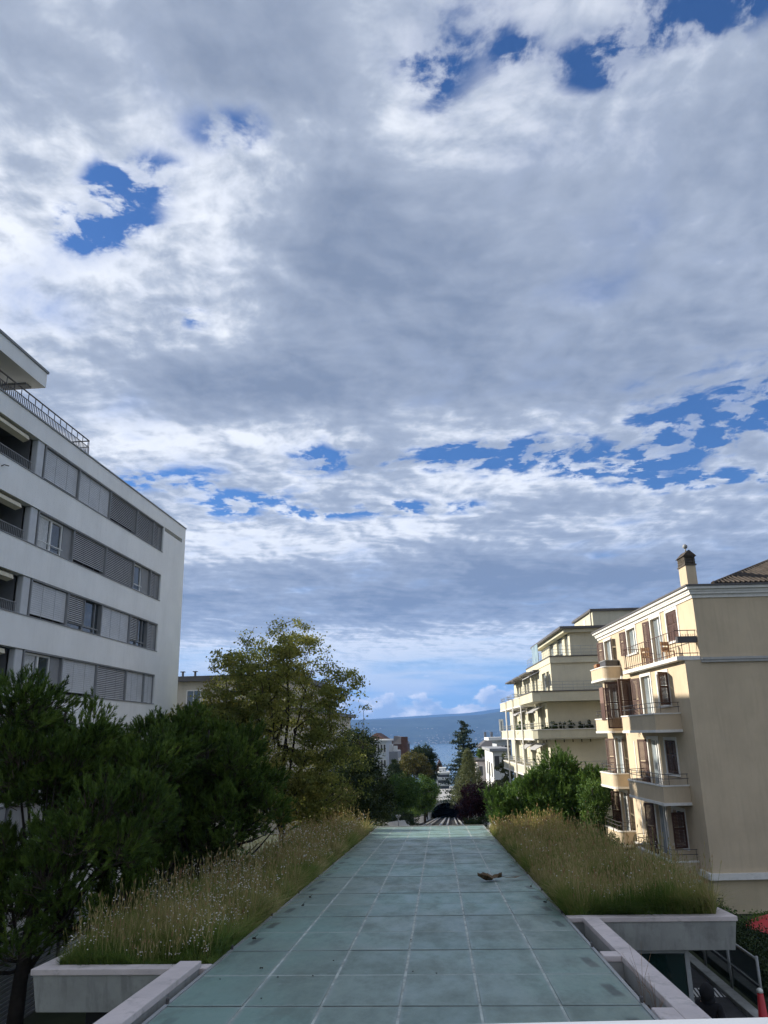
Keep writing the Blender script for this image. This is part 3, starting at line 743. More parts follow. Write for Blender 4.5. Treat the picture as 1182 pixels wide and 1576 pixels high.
m.quad((0, 0, 1.72), (RD, 0, 1.72), (RD, 0, 9.70), (0, 0, 9.70)).quad((.65, 0, 9.70), (RD, 0, 9.70), (RD, 0, 12.25), (.65, 0, 12.25))
m.quad((.65, RL, 1.72), (.65, RL, 12.25), (RD, RL, 12.25), (RD, RL, 1.72)).quad((RD, 0, 1.72), (RD, RL, 1.72), (RD, RL, 12.25), (RD, 0, 12.25))
m.build('wall', M['cream'], RB)
m = MB(); m.wall(MR, .06, NB, -1.5, 1.5, [(5.2, 6.5, -.2, 1.3)], .25, True); m.wall(MRU, NB, RL, -1.5, 1.5, [(12.4, 13.4, -.2, 1.3)], .25, True)
m.quad((.0, .06, -1.5), (RD, .06, -1.5), (RD, .06, 1.5), (.0, .06, 1.5)).quad((0, .06, -1.5), (0, .06, 1.5), (0, .065, 1.5), (0, .065, -1.5))
m.build('base_wall', M['cream_base'], RB)
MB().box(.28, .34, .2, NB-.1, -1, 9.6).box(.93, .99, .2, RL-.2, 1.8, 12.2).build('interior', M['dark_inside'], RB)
def strip(path, t, z0, z1, m=None):
    """a thick band following an open plan path"""
    m = m or MB(); n = len(path); P = [Vector((p[0], p[1], 0)) for p in path]; inn = []
    for i, p in enumerate(P):
        d = (P[min(i+1, n-1)]-P[max(i-1, 0)]).normalized(); inn.append(p+Vector((d.y, -d.x, 0))*t)
    for i in range(n-1):
        a, b, c, e = P[i], P[i+1], inn[i+1], inn[i]
        m.hexa([(a.x, a.y, z0), (b.x, b.y, z0), (c.x, c.y, z0), (e.x, e.y, z0), (a.x, a.y, z1), (b.x, b.y, z1), (c.x, c.y, z1), (e.x, e.y, z1)])
    return m
def bal_path(u0, u1, pr, r0, r1, n=7, grow=0.0):
    """plan of a balcony front: wall -> near end -> front -> far end -> wall, corners rounded"""
    p = [(0, u0-grow)]; pr += grow
    def arcp(cx, cy, r, a0, a1): return [(cx+r*math.cos(a), cy+r*math.sin(a)) for a in np.linspace(a0, a1, n)]
    p += arcp(-pr+r0, u0-grow+r0, r0, -PI/2, -PI) if r0 else [(-pr, u0-grow)]
    p += arcp(-pr+r1, u1+grow-r1, r1, PI, PI/2) if r1 else [(-pr, u1+grow)]
    p.append((0, u1+grow)); return p
def railing(path, z0, bars, mat, name, parent, posts=True, pickets=0.0, r=.014):
    m = MB()
    for z in bars: m.tube([(x, y, z0+z) for x, y in path], r, 5)
    L = 0.0; pts = [Vector((x, y, 0)) for x, y in path]; nxt = 0.05
    step = pickets or .75
    for a, b in zip(pts, pts[1:]):
        d = (b-a).length
        while nxt < L+d:
            q = a+(b-a)*((nxt-L)/d); m.box(q.x-.009, q.x+.009, q.y-.009, q.y+.009, z0, z0+bars[0]); nxt += step
        L += d
    return m.build(name, mat, parent)
def balcony(parent, u0, u1, pr, r0, r1, f, h, wallm, trimm, rail=True, railm=None, x0=0.0):
    path = [(x+x0, y) for x, y in bal_path(u0, u1, pr, r0, r1)]
    g1 = [(x+x0, y) for x, y in bal_path(u0, u1, pr, r0, r1, grow=.035)]
    path = [(min(x, x0-.003), y) for x, y in path]; g1 = [(min(x, x0-.003), y) for x, y in g1]
    b = strip(path, .12, f-.02, f+h-.055).build('balcony', wallm, parent)
    strip(g1, .16, f+h-.054, f+h).build('coping', trimm, b)
    strip(g1, .12, f-.13, f-.022).build('moulding', trimm, b)
    fl = MB(); fl.prism([(x+.10 if i not in (0, len(path)-1) else x, y) for i, (x, y) in enumerate(path)], f-.11, f-.03); fl.build('floor', trimm, b)
    if rail: railing([(min(x+.06, x0-.02), y) for x, y in path], f+h, (.42, .24), railm or M['steel_dark'], 'railing', b)
    return b
def shutter(parent, p, ax, w, z0, z1, two=False):
    """louvred leaf hinged at p, spreading along ax; top third worn paler"""
    a = Vector((ax[0], ax[1], 0)).normalized(); n = Vector((-a.y, a.x, 0))
    m = MB()
    def slab(s0, s1, t0, t1, za, zb):
        q = [Vector((p[0], p[1], 0))+a*s+n*t for s, t in ((s0, t0), (s1, t0), (s1, t1), (s0, t1))]
        m.hexa([(v.x, v.y, za) for v in q]+[(v.x, v.y, zb) for v in q])
    slab(0, .07, -.02, .02, z0, z1); slab(w-.07, w, -.02, .02, z0, z1); slab(.07, w-.07, -.02, .02, z0, z0+.09); slab(.07, w-.07, -.02, .02, z1-.09, z1)
    zm = z0+(z1-z0)*.55; slab(.07, w-.07, -.02, .02, zm-.04, zm+.04)
    z = z0+.10
    while z < z1-.11:
        if abs(z-zm) > .05: slab(.07, w-.07, -.008, .008, z, z+.042)
        z += .052
    return m.build('shutter', M['brown'], parent)
def rwin(parent, a, b, z0, z1, off, door=False, shut=False):
    f = MB(); x = off+.13; t = .07
    f.box(x, x+.06, a, a+t, z0, z1).box(x, x+.06, b-t, b, z0, z1).box(x, x+.06, a+t, b-t, z1-t, z1).box(x, x+.06, a+t, b-t, z0, z0+t)
    c = (a+b)/2; f.box(x-.01, x+.06, c-.06, c+.06, z0+t, z1-t)
    o = f.build('door' if door else 'window', M['window_white'], parent)
    MB().box(x+.02, x+.03, a+t, b-t, z0+t, z1-t).build('pane', M['pale_glass'], o)
    s = MB(); e = .13
    s.box(off-.03, off+.0, a-e, a, z0, z1+e).box(off-.03, off+.0, b, b+e, z0, z1+e).box(off-.03, off, a, b, z1, z1+e)
    s2 = s.build('surround', M['trim'], o)
    if not door: MB().box(off-.09, off, a-e-.02, b+e+.02, z0-.09, z0-.002).build('sill', M['trim'], o)
    if shut:
        for k in (0, 1): shutter(parent, (off+.03, a+(b-a)*.5*k+.01), (0, 1), (b-a)/2-.02, z0+.02, z1-.02)
    return o
for i, f in enumerate(FL):
    if i == 0:
        rwin(RB, 2.2, 3.55, f+1.0, f+2.38, 0); shutter(RB, (-.03, 2.16), (-.85, -.55), .62, f+1.0, f+2.38)
    elif i == 1: rwin(RB, 2.2, 3.55, f+1.0, f+2.38, 0, shut=True)
    else:
        rwin(RB, 2.2, 3.55, f+1.0, f+2.38, 0); shutter(RB, (-.03, 2.16), (-.95, -.3), .62, f+1.0, f+2.38)
    rwin(RB, 4.5, 5.85, f+.08, f+2.42, 0, True); rwin(RB, 12.35, 13.7, f+.08, f+2.42, .65, True)
    shutter(RB, (-.05, 6.0), (-.32, 1), .68, f+.1, f+2.4); shutter(RB, (.60, 12.2), (-.25, -1), .68, f+.1, f+2.4); shutter(RB, (.60, 13.85), (-.5, 1), .66, f+.1, f+2.4)
    balcony(RB, 1.2, 6.65, 1.1, 0, .9, f, .65, M['cream'], M['trim'])
    balcony(RB, 11.1, 14.25, .98, .35, .55, f, .65, M['cream'], M['trim'], x0=.65)
    if i: MB().box(-.025, 0, 7.95, 8.05, f+.8, f+2.3).build('wall_strip', M['trim'], RB)
f = FL[0]
MB().tube([(-.5, 7.3, f-.1), (-.5, 7.3, f+2.6)], .045, 8).build('white_pipe', M['trim'], RB, True)
shutter(RB, (-.05, 7.4), (-1, -.35), .75, f+.1, f+2.45); shutter(RB, (-.05, 9.2), (-1, .15), .8, f+.1, f+2.45)
s = MB().box(-.38, -.34, 11.4, 12.2, f+.55, f+2.3).build('screen', M['brown'], RB)
MB().box(-.385, -.336, 11.42, 12.18, f+1.45, f+2.29).build('screen_patch', M['brown_light'], s)
# top floor
balcony(RB, 11.1, 14.25, .98, .35, .55, 9.80, .62, M['cream'], M['trim'], rail=False, x0=.65)
tb_ = MB(); tb_.box(-.32, .645, -.02, 7.6, 9.705, 9.87); tbo = tb_.build('balcony_slab', M['trim'], RB, bevel=.01)
railing([(.62, .05), (-.26, .05), (-.26, 7.5), (.62, 7.5)], 9.87, (1.05, .12), M['rail_brown'], 'railing', tbo, pickets=.30, r=.018)
rwin(RB, 1.95, 3.3, 10.78, 12.1, .65, shut=True); rwin(RB, 4.15, 5.5, 9.92, 12.12, .65, True); rwin(RB, 7.95, 9.4, 10.85, 12.12, .65); rwin(RB, 12.5, 13.9, 10.9, 12.05, .65)
shutter(RB, (.60, 5.65), (-.12, 1), .68, 9.92, 12.1); shutter(RB, (.60, 9.55), (-.16, 1), .70, 10.85, 12.1); shutter(RB, (.60, 12.35), (-.25, -1), .68, 10.9, 12.05); shutter(RB, (.60, 14.05), (-.3, 1), .66, 10.9, 12.05)
# cornice, ledges
def ledge(z0, z1, pr, mat, name, x0=0.0, up=False):
    m = MB(); m.box(x0-pr, x0, -pr, RL+pr, z0, z1); m.box(x0+.001, RD, -pr, 0, z0, z1); m.build(name, mat, RB)
m = MB(); m.box(.66, RD, -.10, -.001, 9.60, 9.70).box(.66, RD, -.14, -.001, 9.702, 9.80); m.build('ledge', M['grey_trim'], RB)
m = MB(); m.box(-.14, -.001, -.14, 1.1, 1.50, 1.72).box(0, RD, -.14, -.001, 1.50, 1.72).box(-.14, -.001, 6.75, NB, 1.50, 1.72).box(.51, .649, NB+.01, 11.0, 1.50, 1.72).box(.51, .649, 14.4, RL, 1.50, 1.72); m.build('ledge', M['trim'], RB)
MB().box(0, RD, 0, .055, 1.502, 1.718).box(0, .05, .06, NB, 1.502, 1.718).box(.65, .70, NB, RL, 1.502, 1.718).build('ledge_core', M['cream_base'], RB)
c = MB()
for z0, z1, pr in ((12.25, 12.40, .05), (12.40, 12.50, .14), (12.50, 12.60, .17), (12.60, 12.71, .27)):
    c.box(.65-pr, .66, -pr, RL+pr, z0, z1); c.box(.661, RD+pr, -pr, RL+pr, z0, z1)
c.build('cornice', M['trim'], RB)
MB().box(.32, RD+.4, -.33, RL+.33, 12.712, 12.78).build('gutter', M['roof_metal'], RB)
# hipped tile roof: pan-and-cover rows as ribs down each slope
rfm = MB(); x0, x1, y0, y1, zr, zt = 1.5, RD+.3, -.2, RL+.2, 12.80, 16.0
ry = (y0+y1)/2; hp = (y1-y0)/2; rx0, rx1 = x0+hp*1.05, x1-hp*1.05
A, Bp, Cp, Dp = (x0, y0, zr), (x1, y0, zr), (x1, y1, zr), (x0, y1, zr); R0, R1 = (rx0, ry, zt), (max(rx1, rx0+.1), ry, zt)
rfm.quad(A, Bp, R1, R0).quad(Cp, Dp, R0, R1); rfm.v += [Dp, A, R0, Bp, Cp, R1]; n = len(rfm.v); rfm.f += [(n-6, n-5, n-4), (n-3, n-2, n-1)]
roof = rfm.build('roof', M['tile'], RB)
ribs = MB(); x = x0+.1
while x < x1:
    ya, za = y0, zr
    t = min((x-x0)/(rx0-x0), 1.0, (x1-x)/(x1-R1[0])) if x1 > R1[0] else 1
    yb, zb = y0+(ry-y0)*max(t, .02), zr+(zt-zr)*max(t, .02)
    ribs.tube([(x, ya, za+.03), (x, yb, zb+.03)], .062, 5); x += .21
o = ribs.build('tile_rows', M['tile'], roof); o['kind'] = 'stuff'
rid = MB().tube([A, R0], .09, 6).tube([Bp, R1], .09, 6).build('hip_tiles', M['tile'], roof)
# chimney
ch = thing; cx, cy = 1.35, 1.9
cs = MB().box(cx-.22, cx+.22, cy-.42, cy+.42, 12.6, 13.95).build('chimney', M['cream'], RB)
MB().box(cx-.26, cx+.26, cy-.46, cy+.46, 13.952, 14.02).build('chimney_band', M['brick'], cs)
cb_ = MB()
for k in range(3):
    for side in (-1, 1):
        for q in range(6):
            yy = cy-.41+q*.145
            cb_.box(cx+side*.19-.04, cx+side*.19+.04, yy, yy+.09, 14.03+k*.11, 14.10+k*.11)
    cb_.box(cx-.24, cx+.24, cy-.43, cy+.43, 14.10+k*.11, 14.13+k*.11)
cb_.box(cx-.14, cx+.14, cy-.38, cy+.38, 14.02, 14.36).build('chimney_grille', M['brick'], cs)
MB().prism([(0, 0), (0, 0), (0, 0)], 0, 0) if False else None
cap = MB(); cap.hexa([(cx-.30, cy-.48, 14.37), (cx+.30, cy-.48, 14.37), (cx+.30, cy+.48, 14.37), (cx-.30, cy+.48, 14.37), (cx-.03, cy-.46, 14.64), (cx+.03, cy-.46, 14.64), (cx+.03, cy+.46, 14.64), (cx-.03, cy+.46, 14.64)])
cap.build('chimney_cap', M['tile'], cs)
MB().tube([(cx, cy-.1, 14.65), (cx, cy-.1, 14.80)], .03, 6).ball((cx, cy-.1, 14.88), .11, 10, 8).build('chimney_cowl', M['steel_grey'], cs, True)
MB().box(1.6, 2.6, 8.2, 9.6, 12.81, 13.12).box(1.5, 2.7, 8.1, 9.7, 13.12, 13.2).build('roof_hatch', M['steel_grey'], RB)
# things on the balconies
def on(parent, x, y, z): return parent.matrix_basis @ Vector((x, y, z))
bpy.context.view_layer.update()
pl = thing('planter_box', 'dark rectangular planter box hung on the top balcony railing end', 'planter', on(RB, .25, .16, 10.42), rad(3.3))
MB().box(-.42, .38, -.12, .12, .0, .26).build('box', M['steel_dark'], pl, bevel=.01); 
q = MB()
for k in range(14): q.tube([(-.38+k*.055, random.uniform(-.08, .08), .24), (-.38+k*.055+random.uniform(-.03, .03), random.uniform(-.1, .1), .36)], .008, 4)
q.build('plants', M['wood'], pl)
for (dx, dy, rz, lab) in ((.15, 2.2, .3, 'light wooden slatted chair on the top balcony near its end'), (.1, 4.9, 2.6, 'light wooden slatted chair on the top balcony beside the door')):
    c = thing('balcony_chair', lab, 'chair', on(RB, dx, dy, 9.872), rz)
    MB().box(-.2, .2, -.2, .2, .40, .43).build('seat', M['wood'], c); MB().box(-.2, .2, .17, .2, .45, .62).box(-.2, .2, .18, .21, .68, .85).build('backrest', M['wood'], c)
    for sx in (-1, 1):
        for sy in (-1, 1): MB().box(sx*.18-.02, sx*.18+.02, sy*.18-.02, sy*.18+.02, 0, .398 if sy < 0 else .86).build('leg', M['wood'], c)
pb = thing('storage_box', 'long dark storage box on the small upper balcony', 'box', on(RB, .22, 11.9, 9.772), rad(3.3))
MB().box(-.35, .35, -.6, .55, .0, .95).build('body', M['steel_dark'], pb, bevel=.02); MB().box(-.38, .38, -.63, .58, .952, 1.0).build('lid', M['post_grey'], pb)
cr8 = thing('slatted_crate', 'orange brown slatted crate on the small upper balcony edge', 'crate', on(RB, .12, 13.5, 9.772), rad(3.3))
for k in range(5): MB().box(-.25, -.22, -.3, .3, .02+k*.19, .17+k*.19).build('slat', M['wood'], cr8)
MB().box(-.21, .25, -.3, .3, 0, .95).build('box', M['terracotta'], cr8)

# ================================================================ pale yellow terraced house behind it
YB = thing('terraced_house', 'pale yellow stepped house with rounded balconies behind the cream house', 'building', (8.0, 58, -1), rad(2.0))
MY = lambda u, z, d: (d, u, z+1)
bays = [(1.0, 4.6), (6.4, 9.6), (11.2, 14.4), (16.0, 19.4)]
YF = [9.15, 6.60, 3.95, 1.30]
hol = []
for f in YF[1:]:
    for a, b in bays: hol += [(a+.25, a+1.35, f+.05, f+2.1), (a+1.75, b-.2, f+.05, f+2.1)]
m = MB(); m.wall(MY, 0, 21.5, -2, 9.1, hol, .5, False)
m.quad((0, 0, -1), (14, 0, -1), (14, 0, 10.1), (0, 0, 10.1)).quad((0, 21.5, -1), (0, 21.5, 10.1), (14, 21.5, 10.1), (14, 21.5, -1)).quad((0, 0, 10.1), (14, 0, 10.1), (14, 21.5, 10.1), (0, 21.5, 10.1))
MYb = lambda u, z, d: (d+.55, u, z+1)
h2 = []
for a, b in bays: h2 += [(a+.25, a+1.35, 9.3, 11.4), (a+1.75, b-.2, 9.3, 11.4)]
m.wall(MYb, .35, 21.2, 9.1, 12.0, h2, .4, False); m.quad((.55, .35, 10.1), (14, .35, 10.1), (14, .35, 13.0), (.55, .35, 13.0)).quad((.55, .35, 13.0), (14, .35, 13.0), (14, 21.2, 13.0), (.55, 21.2, 13.0))
MYc = lambda u, z, d: (d+2.3, u, z+1)
h3 = [(1.9, 3.2, 12.3, 14.2), (4.2, 6.5, 12.3, 14.2), (8, 10, 12.3, 14.2)]
m.wall(MYc, 1.2, 14, 12.0, 14.45, h3, .3, False); m.wall(lambda u, z, d: (u, 1.2+d, z+1), 2.3, 14, 12.0, 14.45, [(5.4, 7.4, 12.5, 14.1)], .15, False)
m.build('wall', M['yellow'], YB)
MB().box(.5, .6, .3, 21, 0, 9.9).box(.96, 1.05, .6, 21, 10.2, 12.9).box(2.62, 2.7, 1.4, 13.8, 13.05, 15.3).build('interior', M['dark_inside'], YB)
MB().box(5.4, 7.4, 1.34, 1.38, 13.5, 15.1).build('roller_shutter', M['blind_light'], YB)
s_ = MB(); s_.box(5.2, 5.4, 1.17, 1.199, 13.4, 15.25).box(7.4, 7.6, 1.17, 1.199, 13.4, 15.25).box(5.4, 7.4, 1.17, 1.199, 15.1, 15.25).build('surround', M['trim'], YB)
# window frames with panes in each bay
for off, hs in ((0, hol), (.55, h2), (2.3, h3)):
    for (a, b, c, d) in hs:
        w = MB().box(off+.16, off+.22, a, a+.08, c+1, d+1).box(off+.16, off+.22, b-.08, b, c+1, d+1).box(off+.16, off+.22, a+.08, b-.08, d+.92, d+1).box(off+.16, off+.22, (a+b)/2-.04, (a+b)/2+.04, c+1, d+.92).build('window', M['window_white'], YB)
        MB().box(off+.18, off+.19, a+.08, b-.08, c+1.02, d+.92).build('pane', M['pale_glass'], w)
# balconies: the near one of each floor wraps onto the end wall
for f in YF[1:]:
    for k, (a, b) in enumerate(bays):
        bl_ = balcony(YB, a-.6 if k else -.0, b+.5, 1.15, .25 if k else .25, .7, f+1, .62, M['yellow'], M['trim'], rail=True, railm=M['steel_grey'])
    e = strip([(3.9, -.003), (3.9, -.85), (-.95, -.85), (-1.15, -.65), (-1.15, -.02)], -.12, f+.98, f+1.56).build('end_balcony', M['yellow'], YB)
    MB().prism([(3.85, -.003), (3.85, -.80), (-.9, -.80), (-1.1, -.6), (-1.1, -.003)], f+.90, f+.975).build('floor', M['trim'], e)
    strip([(3.93, -.004), (3.93, -.88), (-.96, -.88), (-1.18, -.66), (-1.18, -.02)], -.16, f+1.562, f+1.62).build('coping', M['trim'], e)
    railing([(3.85, -.02), (3.85, -.8), (-.95, -.8), (-1.1, -.6)], f+1.62, (.42, .22), M['steel_grey'], 'railing', e)
MB().prism([(-1.15, -.9), (-.6, -1.1), (7.2, -1.1), (7.2, 5.4), (-1.15, 5.4)], 10.12, 10.78).build('terrace', M['yellow'], YB)
MB().prism([(-1.2, -.93), (-.62, -1.15), (7.25, -1.15), (7.25, 5.45), (-1.2, 5.45)], 10.782, 10.86).build('terrace_coping', M['roof_metal'], YB)
railing([(7.1, -1.0), (-.6, -1.0), (-1.05, -.8), (-1.05, 5.2)], 10.86, (.62, .40, .2), M['steel_grey'], 'terrace_railing', YB)
for k, (a, b) in enumerate(bays):
    if k:
        balcony(YB, a-.6, b+.5, 1.15, .25, .7, 10.12, .62, M['yellow'], M['trim'], railm=M['steel_grey'])
        strip([(.54, a-.5), (-.2, a-.5), (-.5, a-.2), (-.5, b+.2), (-.2, b+.5), (.54, b+.5)], .7, 12.60, 12.72).build('eave', M['roof_metal'], YB)
MB().box(.1, 2, 5.6, 21.3, 12.73, 12.85).build('bay_roof', M['roof_metal'], YB)
MB().box(.5, 9, .2, 1.1, 12.9, 13.35).box(.5, 1.0, 1.101, 12, 12.9, 13.35).build('upper_terrace', M['yellow'], YB)
MB().box(.45, 9.05, .14, 1.1, 13.352, 13.42).box(.45, 1.0, 1.101, 12, 13.352, 13.42).build('upper_terrace_coping', M['roof_metal'], YB)
railing([(8.9, .25), (.6, .25), (.6, 12)], 13.42, (.7, .45, .22), M['steel_grey'], 'upper_railing', YB)
MB().box(.55, .58, 5.5, 8.5, 13.42, 14.9).build('glass_windbreak', glass_mat('windbreak_glass', (.18, .24, .24), .1), YB)
MB().box(1.5, 14.4, .5, 15, 15.45, 15.62).build('roof', M['roof_metal'], YB); MB().box(1.8, 14.2, .8, 14.6, 15.2, 15.448).build('cornice', M['yellow'], YB)
MB().box(5.1, 10.5, 5.0, 12, 15.62, 17.35).build('stair_head', M['yellow'], YB); MB().box(4.9, 10.7, 4.8, 12.2, 17.352, 17.52).build('stair_head_roof', M['roof_metal'], YB)
MB().box(5.06, 5.098, 7.6, 8.3, 16.3, 17.0).build('stair_head_window', M['trim'], YB); MB().tube([(5.05, 5.5, 15.6), (5.05, 5.5, 17.4)], .06, 6).build('downpipe', M['grey_trim'], YB)
for (k, f, ln) in ((0, YF[0], .9), (0, YF[1], .8), (1, YF[1], 1.2), (2, YF[1], .7), (0, YF[2], .8), (1, YF[2], .7)):
    a, b = bays[k]; z = f+1+2.25
    MB().hexa([(-.1, a, z), (-.1-ln, a, z-.42), (-.1-ln, b, z-.42), (-.1, b, z), (-.1, a, z+.05), (-.1-ln, a, z-.37), (-.1-ln, b, z-.37), (-.1, b, z+.05)]).build('awning', M['awning_grey'], YB)
for a in (4.9, 9.9, 14.7):
    MB().tube([(-1.12, a+.6, 0), (-1.12, a+.6, 10.1)], .06, 8).build('white_column', M['trim'], YB, True)
for k in range(4):
    a, b = bays[k]
    for y in (a+1.42, a+1.62): MB().tube([(-.10, y, 0), (-.10, y, 10.05)], .12, 8).build('pier', M['yellow'], YB, True)

# ================================================================ house behind the maple
HB = thing('rendered_house', 'cream house with dark flat roof half hidden behind the golden tree', 'building', (-14.3, 75, -3), rad(-2.5))
def grid_windows(parent, face, us, zs, w, h, fm, gm):
    """one window per cell; face(u, z, d) -> point"""
    for z in zs:
        for u in us:
            q = MB(); a, b = u-w/2, u+w/2
            for (u0, u1, z0, z1) in ((a-.1, a, z-.1, z+h+.1), (b, b+.1, z-.1, z+h+.1), (a, b, z+h, z+h+.1), (a, b, z-.14, z), ((a+b)/2-.04, (a+b)/2+.04, z, z+h)):
                q.hexa([face(u0, z0, .0), face(u1, z0, .0), face(u1, z0, -.06), face(u0, z0, -.06), face(u0, z1, .0), face(u1, z1, .0), face(u1, z1, -.06), face(u0, z1, -.06)])
            o = q.build('window', fm, parent)
            MB().hexa([face(a, z, .01), face(b, z, .01), face(b, z, -.02), face(a, z, -.02), face(a, z+h, .01), face(b, z+h, .01), face(b, z+h, -.02), face(a, z+h, -.02)]).build('pane', gm, o)
MB().box(-16, 1.6, 0, 30, -2, 12.4).build('wall', M['pale_house'], HB); MB().box(-16, 0, 1.2, 28, 12.4, 15.6).build('attic_wall', M['pale_house'], HB)
MB().box(-16.3, 2.3, -.7, 30.7, 12.402, 12.75).build('cornice', M['roof_metal'], HB); MB().box(-16.4, .7, .5, 28.6, 15.602, 16.1).build('roof', M['roof_metal'], HB)
for x in (-11.5, -10.2): MB().tube([(x, 3, 16.05), (x, 3, 16.7)], [.12, .12], 8).box(x-.2, x+.2, 2.8, 3.2, 16.7, 16.78).build('vent_pipe', M['steel_dark'], HB)
grid_windows(HB, lambda u, z, d: (u, d, z), (-10.5, -7.5, -4.5, -1.5), (9.4, 6.4, 3.4), 1.1, 1.7, M['trim'], M['glass'])
grid_windows(HB, lambda u, z, d: (u, 1.2+d, z), (-9.6, -6, -2.5), (13.2,), 1.3, 1.5, M['trim'], M['glass'])
grid_windows(HB, lambda u, z, d: (1.6-d, u, z), (3, 7, 11, 15, 19, 23, 27), (9.4, 6.4, 3.4, .4), 1.2, 1.8, M['trim'], M['glass'])
for z in (5.9, 8.9): 
    o = MB().box(1.601, 2.6, 5, 26, z, z+.25).build('balcony', M['trim'], HB); railing([(2.5, 5.1), (2.5, 25.9)], z+.25, (.9, .45), M['steel_dark'], 'railing', o)

# ================================================================ far buildings
def block(name, label, px0, px1, pyt, Y, depth, hgt, mat, rows, cols, wm, roofm=None, rz=0.0, w=None, wh=1.5, band=False, group=None):
    a, b = at(px0, pyt, Y), at(px1, pyt, Y); W_ = b.x-a.x; zt = (a.z+b.z)/2
    o = thing(name, label, 'building', (a.x, Y, zt-hgt), rz, group)
    MB().box(0, W_, 0, depth, -3, hgt).build('wall', mat, o)
    if roofm: MB().box(-.4, W_+.4, -.4, depth+.4, hgt+.002, hgt+.35).build('roof', roofm, o)
    st_ = hgt/rows
    for r in range(rows):
        for c in range(cols):
            x0 = W_*(c+.2)/cols; x1 = W_*(c+.8)/cols; z0 = st_*r+st_*.3
            if band and c: continue
            if band: x0, x1 = W_*.04, W_*.96
            f_ = MB().box(x0-.08, x1+.08, -.07, -.001, z0-.1, z0+min(wh, st_*.6)+.08).build('window', M['trim'] if not band else M['grey_far'], o)
            MB().box(x0, x1, -.10, -.071, z0, z0+min(wh, st_*.6)).build('pane', wm, f_)
    return o, W_, zt
o, W_, zt = block('office_block', 'pale blue and white panelled block left of the valley', 566, 594, 1141, 170, 22, 12.5, M['blue_far'], 4, 6, M['dark_far'], M['white_far'])
for k in range(8): MB().box(W_, W_+.06, 1+k*2.6, 2.4+k*2.6, 1.5, 3.2).build('side_window', M['dark_far'], o)
o, W_, zt = block('flat_block', 'grey flat roofed block beside the pale blue block', 594.5, 612, 1157, 180, 16, 12, M['grey_far'], 1, 1, M['grey_far'])
MB().box(W_*.0, W_*.5, 1, 6, 12.0, 13.6).box(W_*.6, W_*.9, 2, 5, 12, 13.2).build('roof_plant', M['white_far'], o)
for k in range(2): MB().box(W_-.001+.001, W_+.08, 3+k*6, 6.5+k*6, 7.5, 10.5).build('side_window', M['white_far'], o)
p = at(588, 1146, 250); rb = thing('brick_school', 'brown brick building with gabled red roof and corner turret down the valley', 'building', (p.x, 250, p.z-14))
MB().box(-7, 7.6, 0, 30, -6, 14).build('wall', M['red_brick'], rb)
g_ = MB(); g_.v += [(-7.6, -.4, 14), (3.4, -.4, 14), (-2, 4.2, 17.6), (-7.6, 30, 14), (3.4, 30, 14), (-2, 26, 17.6)]
g_.f += [(0, 1, 2), (3, 5, 4), (0, 2, 5, 3), (1, 4, 5, 2)]; g_.build('gable_roof', M['red_brick'], rb)
MB().box(-16, -7.001, 4, 26, -6, 13.6).build('wing_wall', M['red_brick'], rb)
g_ = MB(); g_.v += [(-16, 3.6, 13.6), (-7, 3.6, 13.6), (-7, 15, 15.6), (-16, 15, 15.6), (-16, 26, 13.6), (-7, 26, 13.6)]; g_.f += [(0, 1, 2, 3), (3, 2, 5, 4)]; g_.build('wing_roof', M['red_brick'], rb)
MB().hexa([(3.4, -.3, 14), (8, -.3, 14), (8, 30, 14), (3.4, 30, 14), (3.6, 3, 16.5), (5.6, 3, 16.2), (5.6, 27, 16.2), (3.6, 27, 16.5)]).build('side_roof', M['roof_metal'], rb)
MB().box(6.0, 8.0, -.3, 2.2, 2, 16.2).build('turret', M['red_brick'], rb)
grid_windows(rb, lambda u, z, d: (u, d, z), (-5, -2.5, 0, 3, 5), (10.5, 7, 3.5), 1.0, 1.9, M['white_far'], M['dark_far'])
# rooftop letters, too far to read
for k in range(5):
    l = MB(); x = -13.5+k*1.15
    l.box(x, x+.18, 9, 9.15, 16.0, 17.1).box(x+.6, x+.78, 9, 9.15, 16.0, 17.1).box(x+.181, x+.599, 9, 9.15, 16.0+(.92 if k % 2 else 0), 16.18+(.92 if k % 2 else 0)); l.build('roof_letter', M['white_far'], rb)
# right hand row
o, W_, zt = block('shuttered_house', 'pale pink house with red shutters and roof terrace down the valley on the right', 735, 763, 1172, 135, 14, 9.5, M['coping'], 3, 3, M['dark_far'], M['roof_metal'])
for (c, z) in ((.50, 7.0), (.53, 3.7), (.56, .6)): MB().box(W_*c, W_*c+.85, -.16, -.101, z, z+2.0).build('red_shutter', M['red'], o)
for z in (9.6, 6.2, 3.0): 
    MB().box(W_*.66, W_+1.2, -1.3, -.002, z-.9, z-.1).build('balcony', M['white_far'], o)
MB().tube([(-.2, -.4, -2), (-.2, -.4, 9.3)], .2, 8).build('corner_column', M['white_far'], o)
o2, W_, zt = block('slate_roof_house', 'grey house with a dark slate roof above the pink house', 741, 768, 1150, 175, 14, 11, M['grey_far'], 3, 3, M['dark_far'])
MB().hexa([(-.8, -.8, 11), (W_+.8, -.8, 11), (W_+.8, 14.8, 11), (-.8, 14.8, 11), (2, 4, 13), (W_-1.2, 4, 13), (W_-1.2, 10, 13), (2, 10, 13)]).build('roof', M['roof_metal'], o2)
for x in (1.2, 2.6): MB().box(x-.25, x+.25, 4, 4.6, 12, 14.2).build('chimney', M['grey_far'], o2)
o3, W_, zt = block('white_house', 'white rendered house with grey flat roof in front of the slate roof', 758, 782, 1156, 108, 18, 9, M['white_far'], 3, 2, M['dark_far'], M['grey_far'])
for k in range(3): MB().box(-.06, -.001, 2+k*5, 3.4+k*5, 5.6, 7.4).build('side_window', M['dark_far'], o3)
